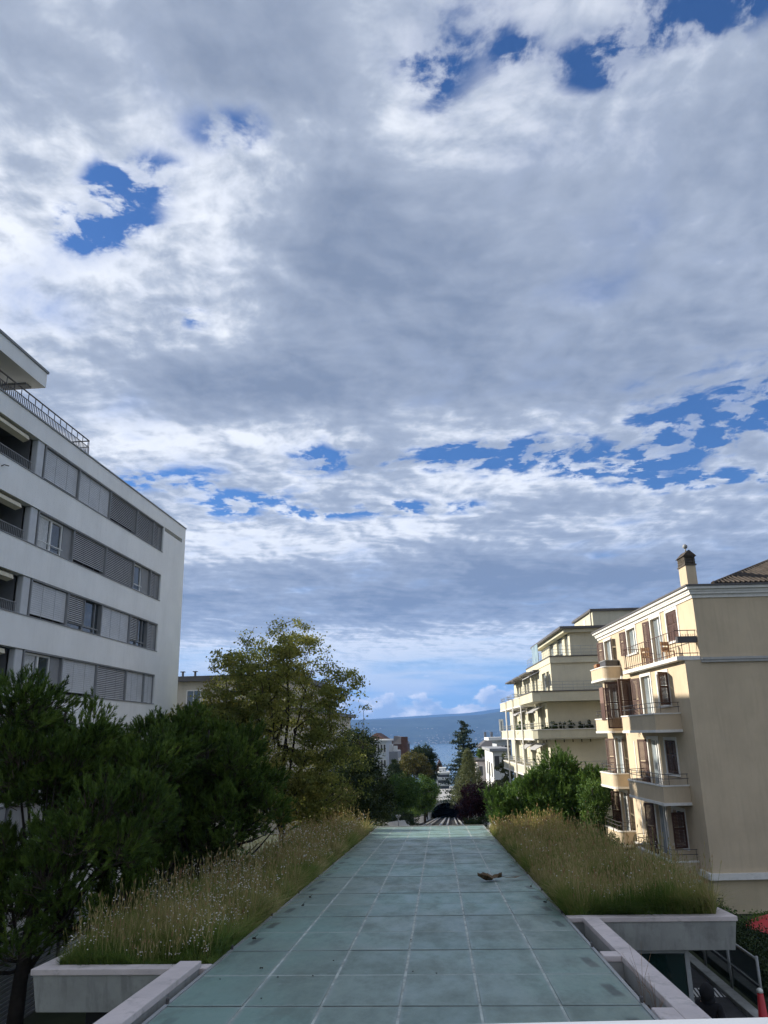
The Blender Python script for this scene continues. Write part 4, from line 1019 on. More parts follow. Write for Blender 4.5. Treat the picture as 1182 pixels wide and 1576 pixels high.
o4, W_, zt = block('flat_roof_house', 'pale grey house with a thin white overhanging roof under the mast', 764, 786, 1139, 128, 10, 10, M['blue_far'], 3, 4, M['dark_far'])
MB().box(-1.3, W_+.6, -1.0, 10.6, 10.0, 10.45).build('roof', M['white_far'], o4)
p = at(773, 1138, 132); q = at(770, 1106, 132)
mast = thing('antenna_mast', 'slim grey mobile phone mast with pale panel antennas', 'mast', (p.x, 132, p.z-1))
MB().tube([(0, 0, 0), (0, 0, q.z-p.z+.6)], [.14, .10], 8).build('pole', M['steel_grey'], mast, True)
H_ = q.z-p.z+1
for (dx, dy) in ((-.22, -.12), (.22, -.1), (0, .25)): MB().box(dx-.13, dx+.13, dy-.07, dy+.07, H_-2.0, H_-.1).build('panel_antenna', M['ivory_panel'], mast, bevel=.03)
MB().box(-.28, .28, -.2, .3, H_-2.25, H_-2.08).box(-.16, .16, -.14, .14, H_-3.0, H_-2.26).build('bracket', M['steel_grey'], mast)
# middle of the valley
o5, W_, zt = block('balcony_block', 'white stepped balcony block at the bottom of the valley below the spire', 673, 692, 1190, 420, 16, 17, M['white_far'], 6, 1, M['dark_far'], M['white_far'], band=True, wh=1.3)
for k in range(6): MB().box(-.3, W_+.3, -1.6, -.11, 17/6*k-.25, 17/6*k+.75).build('balcony', M['white_far'], o5)
MB().box(W_*.15, W_*.75, 3, 10, 17.36, 19.6).build('roof_room', M['white_far'], o5)
p = at(677, 1192, 520); qt = at(677, 1168, 520)
sp_ = thing('church_spire', 'slender red brown pointed church spire rising before the lake', 'spire', (p.x, 520, p.z-3))
hh = qt.z-p.z+3
MB().box(-3.2, 3.2, 0, 6.4, -12, hh*.40).build('tower', M['white_far'], sp_)
MB().tube([(0, 3.2, hh*.40), (0, 3.2, hh*.45), (0, 3.2, hh*.72), (0, 3.2, hh)], [3.6, 2.5, 1.6, .08], 8).build('spire', M['red_brick'], sp_)
MB().box(-.9, .9, -.12, -.002, hh*.22, hh*.33).build('belfry_opening', M['dark_far'], sp_)
o6, W_, zt = block('low_hall', 'low pale grey hall with flat roof above the tunnel mouth', 664, 705, 1226, 240, 12, 4, M['grey_far'], 1, 4, M['dark_far'], M['white_far'])
o7, W_, zt = block('corner_house', 'small grey gabled house right of the balcony block', 692, 704, 1212, 330, 10, 8, M['grey_far'], 2, 2, M['dark_far'])
# lamp post
p = at(613, 1257, 74); lp = thing('lamp_post', 'short grey lamp post with a round head beyond the roof end', 'lamp', (p.x, 74, gz(74)))
hh = p.z-gz(74)
MB().tube([(0, 0, 0), (0, 0, hh-.15)], [.06, .045], 8).build('pole', M['steel_grey'], lp, True); MB().tube([(0, 0, hh-.15), (0, 0, hh-.05), (0, 0, hh+.12), (0, 0, hh+.16)], [.05, .16, .26, .1], 10).build('head', M['steel_grey'], lp, True)

# ================================================================ slatted fence on the left
sf = thing('slat_fence', 'dark fence of thin horizontal slats under the big pine on the left', 'fence', (-10.5, 15.0, gz(17)))
for k in range(7): MB().box(.03, .09, k*1.9-.04, k*1.9+.04, 0, 2.3).build('post', M['steel_dark'], sf)
for k in range(22): MB().box(-.02, .02, -.3, 8.2, .1+k*.098, .1+k*.098+.062).build('slat', M['post_grey'], sf)
for k in range(22): MB().box(-.02, .02, 8.203, 11.6, .1+k*.098, .1+k*.098+.066).build('slat', M['blind_light'], sf)
# red parasol
p = at(1206, 1436, 27.5)
ps = thing('parasol', 'red garden parasol just showing at the right edge above the hedge', 'parasol', (p.x, 27.5, gz(27)))
zc = p.z-gz(27)+.28
MB().tube([(0, 0, 0), (0, 0, zc+.35)], .025, 6).build('pole', M['steel_grey'], ps)
c = MB()
for k in range(8):
    t0, t1 = 2*PI*k/8, 2*PI*(k+1)/8; R_ = 1.15
    c.hexa([(0, 0, zc+.35), (R_*math.cos(t0), R_*math.sin(t0), zc-.12), (R_*math.cos(t1), R_*math.sin(t1), zc-.12), (0, 0, zc+.35), (0, 0, zc+.37), (R_*math.cos(t0), R_*math.sin(t0), zc-.1), (R_*math.cos(t1), R_*math.sin(t1), zc-.1), (0, 0, zc+.37)])
c.build('canopy', M['red'], ps)

# ================================================================ fallen leaf and debris on the roof
M['dry_leaf'] = surf('dry_leaf', (.13, .085, .045), .8, .35, 25, .3, 60)
def roof_pt(px, py):
    d = cf+cr*((px-591.0)/1184.0)-cu*((py-788.0)/1184.0); t = -3.05/(d.z+SL*d.y)
    return Vector((d.x*t, d.y*t, CZ+d.z*t))
p = roof_pt(762, 1356)
lf = thing('fallen_leaf', 'large curled brown plane leaf lying on the green glass roof', 'leaf', (p.x-.15, p.y, p.z+.015), rad(6))
lf.scale = (1.25, 1.5, 1.35)
nu, nv = 15, 9; V = []; F = []
for i in range(nu):
    t = i/(nu-1)*2-1
    wd_ = .19*(1-abs(t)**1.5)*(1+.55*math.sin(i*1.9+.6))+.012
    for j in range(nv):
        s = j/(nv-1)*2-1
        V.append((t*.30, s*wd_+.03*t, .03+.075*abs(s)**1.4*(1-.4*t)+.06*t*t+.022*math.sin(5*t+3*s)))
for i in range(nu-1):
    for j in range(nv-1): F.append((i*nv+j, (i+1)*nv+j, (i+1)*nv+j+1, i*nv+j+1))
o = np_mesh('blade', M['dry_leaf'], np.array(V), np.array(F), lf, smooth=True); sd = o.modifiers.new('t', 'SOLIDIFY'); sd.thickness = .004
MB().tube([(.28, .02, .08), (.42, .03, .05), (.55, .0, .06), (.66, .06, .05)], [.006, .006, .007, .012], 5).build('stalk', M['dry_leaf'], lf, True)
V2 = [(.50, .03, .05), (.62, -.05, .05), (.80, .0, .085), (.92, .08, .09), (.78, .13, .05), (.62, .10, .04)]
np_mesh('leaf_tip', M['dry_leaf'], np.array(V2), np.array([(0, 1, 2), (0, 2, 5), (5, 2, 4), (2, 3, 4)]), lf)
for n_, (px, py, s) in enumerate(((391, 1448, .05), (477, 1383, .045), (465, 1396, .05), (402, 1493, .03), (427, 1507, .02), (481, 1505, .02), (402, 1540, .02), (514, 1481, .02), (633, 1449, .022), (636, 1498, .02), (672, 1501, .02), (840, 1391, .05), (817, 1366, .04), (339, 1510, .02))):
    p = roof_pt(px, py); m = MB()
    rr = random.Random(n_)
    for k in range(4): m.ball((rr.uniform(-s, s)*.6, rr.uniform(-s, s)*.6, s*.4), s*rr.uniform(.35, .6), 6, 4, rr.uniform(.6, 1.3), rr.uniform(.6, 1.3), .7)
    if s > .035: m.tube([(0, 0, s*.5), (s*1.2, s*.3, s*1.5), (s*1.4, s, s*1.9)], [.006, .005, .003], 4)
    o = m.build('debris', M['bark_dark']); o.location = p+Vector((0, 0, .022))
    where = {0: 'by the left edge below the grass, nearest one', 1: 'upper of two by the left edge', 2: 'lower of two by the left edge', 11: 'at the right edge near the grass', 12: 'at the right edge beyond the leaf'}
    if n_ in where: tag(o, 'dark twiggy debris on the glass roof, '+where[n_], 'debris')
    else: tag(o, 'tiny dark speck of debris on the near green glass panels', 'debris', 'specks on the near panels')

# ================================================================ person on the path
pe = thing('person', 'person in a dark hooded coat walking on the path under the right grass bed', 'person', (5.08, 17.5, gz(17.5)+.03), rad(140))
def skin_body(name, pts, edges, rad_, mat, parent):
    me = bpy.data.meshes.new(name); me.from_pydata(pts, edges, []); me.materials.append(mat)
    o = bpy.data.objects.new(name, me); COL.objects.link(o); o.parent = parent
    sk = o.modifiers.new('skin', 'SKIN'); sk.use_smooth_shade = True
    for v, r in zip(me.skin_vertices[0].data, rad_): v.radius = r if hasattr(r, '__len__') else (r, r)
    me.skin_vertices[0].data[0].use_root = True
    o.modifiers.new('sub', 'SUBSURF').levels = 2; o.modifiers['sub'].render_levels = 2
    return o
pts = [(0, 0, .95), (0, 0, 1.18), (0, -.01, 1.40), (0, -.02, 1.50), (0, -.03, 1.60), (0, -.03, 1.69),
       (-.10, 0, .90), (-.11, -.10, .50), (-.11, -.02, .08), (-.11, -.16, .05), (.10, 0, .90), (.11, .10, .50), (.11, .20, .10), (.11, .06, .05),
       (-.17, 0, 1.40), (-.25, .02, 1.14), (-.24, -.12, .92), (-.23, -.18, .85), (.17, 0, 1.40), (.25, .04, 1.14), (.25, .0, .90), (.24, -.04, .82)]
edg = [(0, 1), (1, 2), (2, 3), (3, 4), (4, 5), (0, 6), (6, 7), (7, 8), (8, 9), (0, 10), (10, 11), (11, 12), (12, 13), (2, 14), (14, 15), (15, 16), (16, 17), (2, 18), (18, 19), (19, 20), (20, 21)]
ra = [(.15, .11), (.16, .11), (.16, .10), .055, (.085, .10), (.075, .09), .085, .06, .045, (.04, .03), .085, .06, .045, (.04, .03), .065, .05, .038, .03, .065, .05, .038, .03]
skin_body('body', pts, edg, ra, M['skin'], pe)
cpts = [(0, 0, .55), (0, 0, .95), (0, 0, 1.2), (0, 0, 1.42), (-.19, 0, 1.41), (-.27, .02, 1.14), (-.26, -.12, .93), (.19, 0, 1.41), (.27, .04, 1.14), (.27, 0, .91)]
skin_body('coat', cpts, [(0, 1), (1, 2), (2, 3), (3, 4), (4, 5), (5, 6), (3, 7), (7, 8), (8, 9)], [(.22, .17), (.20, .15), (.19, .14), (.17, .12), .085, .07, .055, .085, .07, .055], M['black_cloth'], pe)
hm = MB(); hm.ball((0, .015, 1.62), .15, 14, 10, .92, 1.05, 1.12).ball((0, .0, 1.49), .125, 12, 8, 1.15, 1.0, .8); ho = hm.build('hood', M['black_cloth'], pe, True)
for v in ho.data.vertices:
    if v.co.y < -.06 and 1.53 < v.co.z < 1.70: v.co.y = -.055
for s in (-1, 1): MB().ball((s*.032, -.105, 1.625), .011, 6, 4).build('eye', M['black_cloth'], pe)
MB().ball((0, -.122, 1.60), .016, 6, 5, 1, 1.2, 1.5).build('nose', M['skin'], pe, True)

# ================================================================ vegetation
def unit(a): return a/np.maximum(np.linalg.norm(a, axis=-1, keepdims=True), 1e-9)
def shell_points(lobes, n, q, power=.35):
    vol = np.array([l[3]*l[4]*l[5] for l in lobes])**.62; k = q.choice(len(lobes), n, p=vol/vol.sum())
    L = np.array(lobes)[k]; d = unit(q.normal(size=(n, 3))); r = q.random((n, 1))**power
    lump = 1+.16*np.sin(d[:, :1]*5+L[:, :1])*np.sin(d[:, 1:2]*6+L[:, 1:2]*2)*np.cos(d[:, 2:]*5)
    return L[:, :3]+d*L[:, 3:]*r*lump, d
def leaf_quads(P, size, q, droop=0.0, asp=.62):
    """one folded-looking leaf face per point"""
    n = len(P); a = unit(q.normal(size=(n, 3))+np.array([0, 0, -droop])); b = unit(np.cross(a, unit(q.normal(size=(n, 3)))))
    s = (size*q.uniform(.65, 1.3, n))[:, None]
    V = np.stack([P, P+a*s*.5+b*s*asp*.5, P+a*s, P+a*s*.5-b*s*asp*.5], 1).reshape(-1, 3)
    return V, np.arange(4*n).reshape(n, 4)
def trunk_tube(name, mat, pts, rads, parent, n=8): return MB().tube(pts, rads, n).build(name, mat, parent, True, fix=False)
def pine(label, base, lobes, n, slen, seed, mat, cat='tree', trunk_r=.16, nlimb=34, needles=26, nl=.13, nw=.011, group=None, puff=1.0, bough=4.6, bsize=1.0):
    q = np.random.default_rng(seed); t = thing('pine_tree', label, cat, base, 0, group)
    base = np.array(base); lobes = [tuple(np.array(l)-np.r_[base, 0, 0, 0]) for l in lobes]
    # big masses break into rounded boughs, boughs into puffs of shoots, with dark gaps between
    ar = sum((l[3]*l[5]) for l in lobes); nb = int(ar*bough)
    Bc, _ = shell_points(lobes, nb, q, .30); br_ = q.uniform(.42, .80, nb)*bsize
    mids = [(c[0], c[1], c[2], r, r, r*.85) for c, r in zip(Bc, br_)]
    ncl = max(40, n//17); Cc, Dc = shell_points(mids, ncl*2, q, .24)
    keep = np.argsort(-(Dc[:, 2]+q.normal(0, 1.3, ncl*2)))[:ncl]; Cc, Dc = Cc[keep], Dc[keep]
    kk = q.integers(0, ncl, n); off = q.normal(size=(n, 3))*np.array([.13, .13, .12])*puff
    P = Cc[kk]+off; D = unit(Dc[kk]*.7+off*2.2)
    up = np.array([0, 0, 1.0])
    S = unit(D*.75+up*.80+q.normal(size=(n, 3))*.28)
    ln = slen*q.uniform(.7, 1.25, (n, 1))
    # needles bristle round each shoot
    tt = q.uniform(.05, 1, (n, needles, 1)); R = q.normal(size=(n, needles, 3)); R = unit(R-(R*S[:, None]).sum(-1, keepdims=True)*S[:, None])
    B0 = P[:, None]+S[:, None]*ln[:, None]*tt; nd = unit(S[:, None]*1.0+R*.62); L = nl*q.uniform(.7, 1.2, (n, needles, 1))
    side = np.cross(nd, unit(q.normal(size=(n, needles, 3)))); side = unit(side)*nw
    V = np.stack([B0-side, B0+side, B0+nd*L], 2).reshape(-1, 3); F = np.arange(len(V)).reshape(-1, 3)
    rnd = np.repeat(np.clip(q.normal(.48, .16, ncl)[kk]+q.normal(0, .12, n), 0, 1), needles)
    np_mesh('crown', mat, V, F, t, rnd)
    # twigs under every shoot
    k = n//2; pb = P[:k]-S[:k]*.05; pe_ = P[:k]+S[:k]*ln[:k]*.9; pa = pb-S[:k]*.16-unit(D[:k])*.10
    o1 = unit(np.cross(S[:k], q.normal(size=(k, 3))))*.009; o2 = unit(np.cross(S[:k], o1))*.009
    V = np.concatenate([np.stack([pa-o1, pa+o1, pb+o1, pb-o1], 1), np.stack([pb-o2, pb+o2, pe_+o2*.4, pe_-o2*.4], 1)]).reshape(-1, 3)
    np_mesh('twigs', M['bark'], V, np.arange(len(V)).reshape(-1, 4), t)
    top = max(l[2]+l[5]*.8 for l in lobes); cx, cy = lobes[0][0], lobes[0][1]
    tp = [(0, 0, -.2), (.05, .02, top*.2), (cx*.5, cy*.5, top*.45), (cx*.85, cy*.85, top*.75), (cx, cy, top*.97)]
    m = MB().tube(tp, [trunk_r*1.25, trunk_r, trunk_r*.8, trunk_r*.5, .03], 9)
    for i in range(nlimb):
        e = P[q.integers(n)]*.93; f = q.uniform(.22, .85); s0 = np.array([cx*f, cy*f, top*f*.8])
        if e[2] < s0[2]: s0[2] = max(.4, e[2]-.4)
        mid = (s0+e)/2+np.array([0, 0, -.25]); r = q.uniform(.025, .06)
        m.tube([s0, s0*.6+mid*.4+np.array([0, 0, -.05]), mid*.5+e*.5, e], [r, r*.8, r*.55, .01], 5, False)
    m.build('trunk', M['bark_dark'], t, True, fix=False)
    return t
PG = leaf_mat('pine_needles', [(.018, .036, .007), (.044, .080, .012), (.080, .130, .020), (.135, .185, .030)], .15, .55)
PG2 = leaf_mat('bright_pine_needles', [(.024, .050, .012), (.052, .100, .020), (.085, .145, .030), (.13, .20, .045)], .2, .55, 1.7)
# big pine on the left and its neighbour
pine('big dark pine at the left edge in front of the white block', (-9.55, 18.8, gz(18)), [(-9.2, 19.2, 5.1, 2.6, 2.5, 2.8), (-7.55, 18.8, 4.5, 1.35, 1.6, 1.6), (-11.2, 19.4, 5.2, 1.9, 2.0, 2.3), (-9.6, 19.0, 6.9, 1.5, 1.5, 1.35), (-10.6, 18.2, 3.6, 1.3, 1.3, 1.2), (-8.0, 19.8, 6.4, 1.5, 1.5, 1.3)], 11500, .27, 21, PG, needles=34, nl=.115)
pine('dense dark pine between the big pine and the golden tree', (-7.9, 26.4, gz(26)), [(-7.7, 26.6, 4.8, 2.25, 2.3, 2.4), (-6.55, 26.2, 4.6, 1.25, 1.4, 1.4), (-8.9, 27.0, 5.7, 1.7, 1.7, 1.9), (-7.9, 26.6, 6.6, 1.4, 1.4, 1.2)], 9000, .27, 22, PG, needles=30, nl=.12, nw=.014)
pine('dark pine with upright tips behind the dense pine', (-11.0, 28.5, gz(28)), [(-10.6, 28.5, 5.0, 2.4, 2.2, 3.0), (-12.2, 29, 5.4, 1.6, 1.6, 1.8)], 5200, .30, 23, PG, needles=26, nl=.13, nw=.016)
pine('bushy green pine between the yellow house and the cream house', (7.2, 50.5, gz(50)), [(7.0, 50.5, 2.9, 3.0, 2.3, 2.1), (9.0, 51, 2.6, 2.0, 1.9, 1.9), (5.7, 50.3, 2.3, 1.6, 1.6, 1.5), (7.4, 50.2, 4.1, 1.9, 1.4, .95)], 11500, .34, 24, PG2, needles=22, nl=.16, nw=.022, puff=1.5, bough=3.4, bsize=1.3)

def leaf_tree(name, label, base, lobes, n, size, seed, mat, trunk_r=.2, group=None, droop=.3, power=.4, cat='tree', nlimb=12, bark='bark_dark'):
    q = np.random.default_rng(seed); t = thing(name, label, cat, base, 0, group); b0 = np.array(base)
    lobes = [tuple(np.array(l)-np.r_[b0, 0, 0, 0]) for l in lobes]
    # leaves sit in clumps so the crown breaks into lights and darks
    n = int(n*2.0); nc = max(12, n//70); C, D = shell_points(lobes, nc, q, power)
    ext = np.mean([l[3] for l in lobes])
    k = q.integers(0, nc, n); P = C[k]+q.normal(size=(n, 3))*np.array([1, 1, .75])*ext*.13
    V, F = leaf_quads(P, size, q, droop)
    rnd = np.clip(q.normal(.45, .17, nc)[k]+q.normal(0, .12, n), 0, 1)
    np_mesh('crown', mat, V, F, t, rnd)
    top = max(l[2]+l[5]*.6 for l in lobes); m = MB(); cx, cy = lobes[0][0], lobes[0][1]
    m.tube([(0, 0, -.3), (0, 0, top*.3), (cx*.7, cy*.7, top*.65), (cx, cy, top)], [trunk_r*1.2, trunk_r, trunk_r*.6, .03], 8)
    for i in range(nlimb):
        e = C[q.integers(nc)]*.92; f = q.uniform(.2, .7); s0 = np.array([cx*f, cy*f, min(top*f, max(e[2]-.2, .3))]); r = trunk_r*q.uniform(.2, .4)
        m.tube([s0, (s0+e)/2+np.array([0, 0, .15]), e], [r, r*.6, .012], 5, False)
    m.build('trunk', M[bark], t, True, fix=False)
    return t
# ---- the golden maple: real branching
MG = leaf_mat('golden_green_leaves', [(.062, .078, .019), (.105, .124, .029), (.148, .158, .038), (.205, .195, .050), (.19, .14, .045)], .4, .6, 1.65)
def maple(base, seed):
    """limbs reach out to points spread through a lumpy crown, each joining the nearest wood"""
    t = thing('maple_tree', 'tall half bare maple with golden green leaves behind the pines', 'tree', base)
    g = np.random.default_rng(seed)
    nodes = [np.array([0, 0, -.3])]; par = [-1]; tipn = []
    def add(p, k): nodes.append(np.array(p, float)); par.append(k); return len(nodes)-1
    k = 0
    for z in (.6, 1.4, 2.1): k = add((.03*z, 0, z), k)
    fork = k
    for (ex, ey, ez) in ((-2.6, .4, 9.5), (-.9, -.8, 12.4), (.5, .7, 13.2), (1.9, -.3, 11.3), (3.0, .6, 8.8), (-4.2, -.5, 7.2)):
        k = fork
        for f in (.18, .36, .55, .75, .95):
            bend = f**1.35
            k = add((ex*bend+g.normal(0, .1), ey*bend+g.normal(0, .1), 2.1+(ez-2.1)*f), k)
    lob_ = [(-.4, 0, 8.6, 4.1, 3.6, 4.9), (-3.3, 0, 6.6, 2.6, 2.4, 2.6), (-2.6, 0, 8.9, 2.2, 2.2, 1.9), (-4.7, 0, 7.6, 1.7, 1.6, 1.5), (-2.4, 0, 10.4, 1.7, 1.7, 1.4), (2.3, 0, 5.6, 2.8, 2.4, 2.9), (.0, 0, 11.6, 2.5, 2.2, 2.0), (2.6, 0, 8.8, 2.2, 2.0, 2.2), (1.6, 0, 3.6, 2.4, 2.0, 1.6), (-1.0, -.3, 4.4, 2.2, 2, 1.6)]
    A, _ = shell_points(lob_, 1350, g, .42)
    A = A[np.argsort(np.linalg.norm(A-np.array([0, 0, 5.5]), axis=1)*.6+np.hypot(A[:, 0], A[:, 1]))]
    for p in A:
        N = np.array(nodes); d = p-N; dist = np.linalg.norm(d, axis=1)
        cost = dist+.55*np.clip(-d[:, 2], 0, 9)+.25*np.clip(N[:, 2]-p[2], 0, 9); cost[:2] += 9
        j = int(cost.argmin()); L = dist[j]; q0 = N[j]
        n = max(1, int(L/.55))
        k = j
        for i in range(1, n+1):
            f = i/n; w = q0*(1-f)+p*f+np.array([0, 0, .16*L*math.sin(f*PI)*.5])+(g.normal(0, .05, 3) if i < n else 0)
            k = add(w, k)
        tipn.append(k)
    N = np.array(nodes); cnt = np.ones(len(N))
    for i in range(len(N)-1, 0, -1): cnt[par[i]] += cnt[i]
    rad_ = .0085*cnt**.41
    wood = MB()
    for i in range(1, len(N)):
        j = par[i]; wood.tube([N[j], N[i]], [min(rad_[j], rad_[i]*1.35), rad_[i]], 7 if rad_[i] > .08 else (5 if rad_[i] > .03 else 3), False)
    wood.build('trunk', M['bark_dark'], t, True, fix=False)
    T = N[tipn]
    dens = np.clip(1.20-.075*np.clip(T[:, 2]-6, 0, 9)-.10*np.clip(T[:, 0]+1, 0, 9)+.55*fbm2(T[:, 0]*1.1, T[:, 2]*1.1, 4), .16, 1.6)
    cn = (dens**1.3*g.uniform(34, 115, len(T))).astype(int); k = np.repeat(np.arange(len(T)), cn)
    P = T[k]+g.normal(size=(len(k), 3))*np.array([.21, .21, .11])-np.array([0, 0, .05])
    V, F = leaf_quads(P, .125, g, .9, .75)
    tone = np.clip(.46+.22*fbm2(T[:, 0]*.7, T[:, 2]*.7+T[:, 1], 8)-.03*T[:, 0], .05, .95)
    np_mesh('crown', MG, V, F, t, np.clip(tone[k]+g.normal(0, .12, len(k)), 0, 1))
maple((-8.4, 43.0, gz(43)), 5)

DG = leaf_mat('dark_green_leaves', [(.010, .020, .008), (.020, .036, .012), (.035, .055, .018), (.05, .07, .022)], .15)
MGN = leaf_mat('mid_green_leaves', [(.030, .060, .014), (.055, .105, .022), (.085, .15, .030), (.125, .19, .045)], .3)
YG = leaf_mat('autumn_green_leaves', [(.050, .055, .016), (.085, .085, .024), (.13, .115, .032), (.17, .12, .04)], .3)
PU = leaf_mat('purple_leaves', [(.016, .007, .010), (.030, .010, .016), (.050, .016, .024), (.075, .028, .036)], .2)
GG = leaf_mat('grey_green_leaves', [(.040, .052, .022), (.070, .085, .034), (.105, .12, .048), (.14, .15, .065)], .3)
def lob(px, py, Y, rx, ry, rz): p = at(px, py, Y); return (p.x, Y, p.z, rx, ry, rz)
def gbase(px, Y): p = at(px, 1200, Y); return (p.x, Y, gz(Y))
leaf_tree('yew_tree', 'broad almost black evergreen right of the golden tree', gbase(548, 62), [lob(546, 1160, 62, 1.7, 1.7, 2.2), lob(560, 1205, 61, 1.9, 1.8, 2.8), lob(522, 1215, 60, 2.3, 2, 2.8), lob(580, 1238, 62, 1.3, 1.2, 1.8), lob(550, 1245, 60, 2.2, 1.6, 1.6)], 22000, .17, 31, DG)
leaf_tree('yew_tree', 'dark shrub at the foot of the golden tree', gbase(480, 50), [lob(475, 1240, 50, 1.9, 1.6, 1.4), lob(515, 1248, 50, 1.5, 1.4, 1.3)], 5000, .14, 32, YG, cat='shrub')
for (px, py, Y, r, lab, sd) in ((616, 1216, 100, 2.5, 'round headed green pine left of the tracks, nearer of two', 33), (650, 1216, 112, 2.35, 'round headed green pine left of the tracks, farther of two', 34)):
    leaf_tree('umbrella_pine', lab, gbase(px+2, Y), [lob(px, py, Y, r, r, r*.82), lob(px-12, py+10, Y, r*.6, r*.6, r*.55), lob(px+12, py+10, Y, r*.6, r*.6, r*.55), lob(px, py+22, Y, r*.7, r*.7, r*.55)], 11000, .17, sd, MGN, droop=-.4, power=.25, trunk_r=.16)
leaf_tree('cutting_hedge', 'dark hedge along the left side of the railway cutting under the round pines', gbase(605, 88), [lob(598+i*9, 1264, 84+i*4, 1.0, 1.2, .9) for i in range(5)], 8000, .12, 45, DG, cat='hedge', trunk_r=.05)
leaf_tree('cutting_shrub', 'leafy green bank of shrubs left of the tunnel mouth', gbase(640, 130), [lob(632+i*7, 1246-i*2, 125+i*12, 1.5, 1.8, 1.3) for i in range(4)], 8000, .18, 46, MGN, cat='shrub', trunk_r=.06)
leaf_tree('oak_tree', 'rounded yellow green tree above the round headed pines', gbase(637, 150), [lob(637, 1178, 150, 2.9, 2.6, 2.4), lob(622, 1184, 150, 1.6, 1.6, 1.6), lob(650, 1186, 150, 1.8, 1.7, 1.7)], 9000, .24, 35, YG)
leaf_tree('oak_tree', 'tall dark green tree behind the yellow green tree', gbase(655, 172), [lob(652, 1164, 172, 2.6, 2.4, 2.3), lob(664, 1180, 172, 1.9, 1.9, 2.9), lob(645, 1160, 172, 1.8, 1.8, 1.5), lob(662, 1200, 172, 1.7, 1.7, 2.2)], 9000, .26, 36, DG)
leaf_tree('fir_tree', 'small dark fir beside the grey flat roofed block', gbase(607, 145), [lob(607, 1190, 145, 1.3, 1.2, 1.8), lob(607, 1178, 145, .7, .7, 1.0)], 3000, .22, 37, DG)
leaf_tree('purple_bush', 'dark purple leaved bush right of the tracks', gbase(735, 84), [lob(733, 1232, 84, 2.0, 1.8, 1.8), lob(722, 1246, 83, 1.5, 1.4, 1.3), lob(752, 1240, 84, 1.5, 1.5, 1.5)], 9000, .15, 38, PU, cat='bush')
leaf_tree('laurel_bush', 'dull green bush between the purple bush and the bushy pine', gbase(775, 80), [lob(765, 1222, 82, 1.6, 1.5, 1.3), lob(782, 1236, 80, 1.7, 1.6, 1.5), lob(770, 1252, 78, 1.5, 1.4, 1.0)], 8000, .15, 39, GG, cat='bush')
leaf_tree('low_hedge', 'low clipped hedge at the right end of the glass roof', gbase(730, 72), [lob(727, 1266, 72, .9, .7, .45), lob(742, 1266, 72, .8, .7, .5)], 2600, .09, 40, DG, cat='hedge', trunk_r=.04, nlimb=3)
leaf_tree('young_conifer', 'thin grey green conifer in front of the white house', gbase(777, 92), [lob(778, 1196, 92, 1.0, 1.0, 2.2), lob(776, 1168, 92, .7, .7, 1.2), lob(786, 1180, 92, .9, .9, .9), lob(774, 1220, 92, 1.0, 1.0, 1.4)], 3200, .18, 41, GG, trunk_r=.08)
leaf_tree('terrace_shrub', 'small rounded shrub on the roof terrace of the pink house', tuple(at(741, 1166, 140)), [lob(741, 1159, 140, 1.0, .9, .8)], 900, .2, 42, MGN, cat='shrub', trunk_r=.05, nlimb=3)
# weeping grey-green tree
def weeping():
    q = np.random.default_rng(43); b = gbase(722, 118); t = thing('birch_tree', 'grey green weeping tree in front of the tall cedar', 'tree', b); b = np.array(b)
    n = 620; hgt = at(718, 1150, 118).z-b[2]; base_z = at(718, 1228, 118).z-b[2]
    h = q.uniform(0, 1, n)**1.15; wid = 3.0*(1-h)**.8+.15; th = q.uniform(0, 2*PI, n); r = wid*np.sqrt(q.uniform(.15, 1, n))
    T = np.stack([r*np.cos(th), r*np.sin(th), base_z+(hgt-base_z)*h], 1)
    m = 26; s = q.random((n, m, 1)); P = T[:, None]+np.concatenate([q.normal(size=(n, m, 2))*.13, -s*1.3], -1)
    V, F = leaf_quads(P.reshape(-1, 3), .17, q, 1.4, .55)
    np_mesh('crown', GG, V, F, t, np.clip(np.repeat(q.normal(.45, .2, n), m)+q.normal(0, .1, n*m), 0, 1))
    trunk_tube('trunk', M['bark'], [(0, 0, -.3), (0, 0, hgt*.5), (.1, 0, hgt*.95)], [.2, .12, .02], t)
weeping()
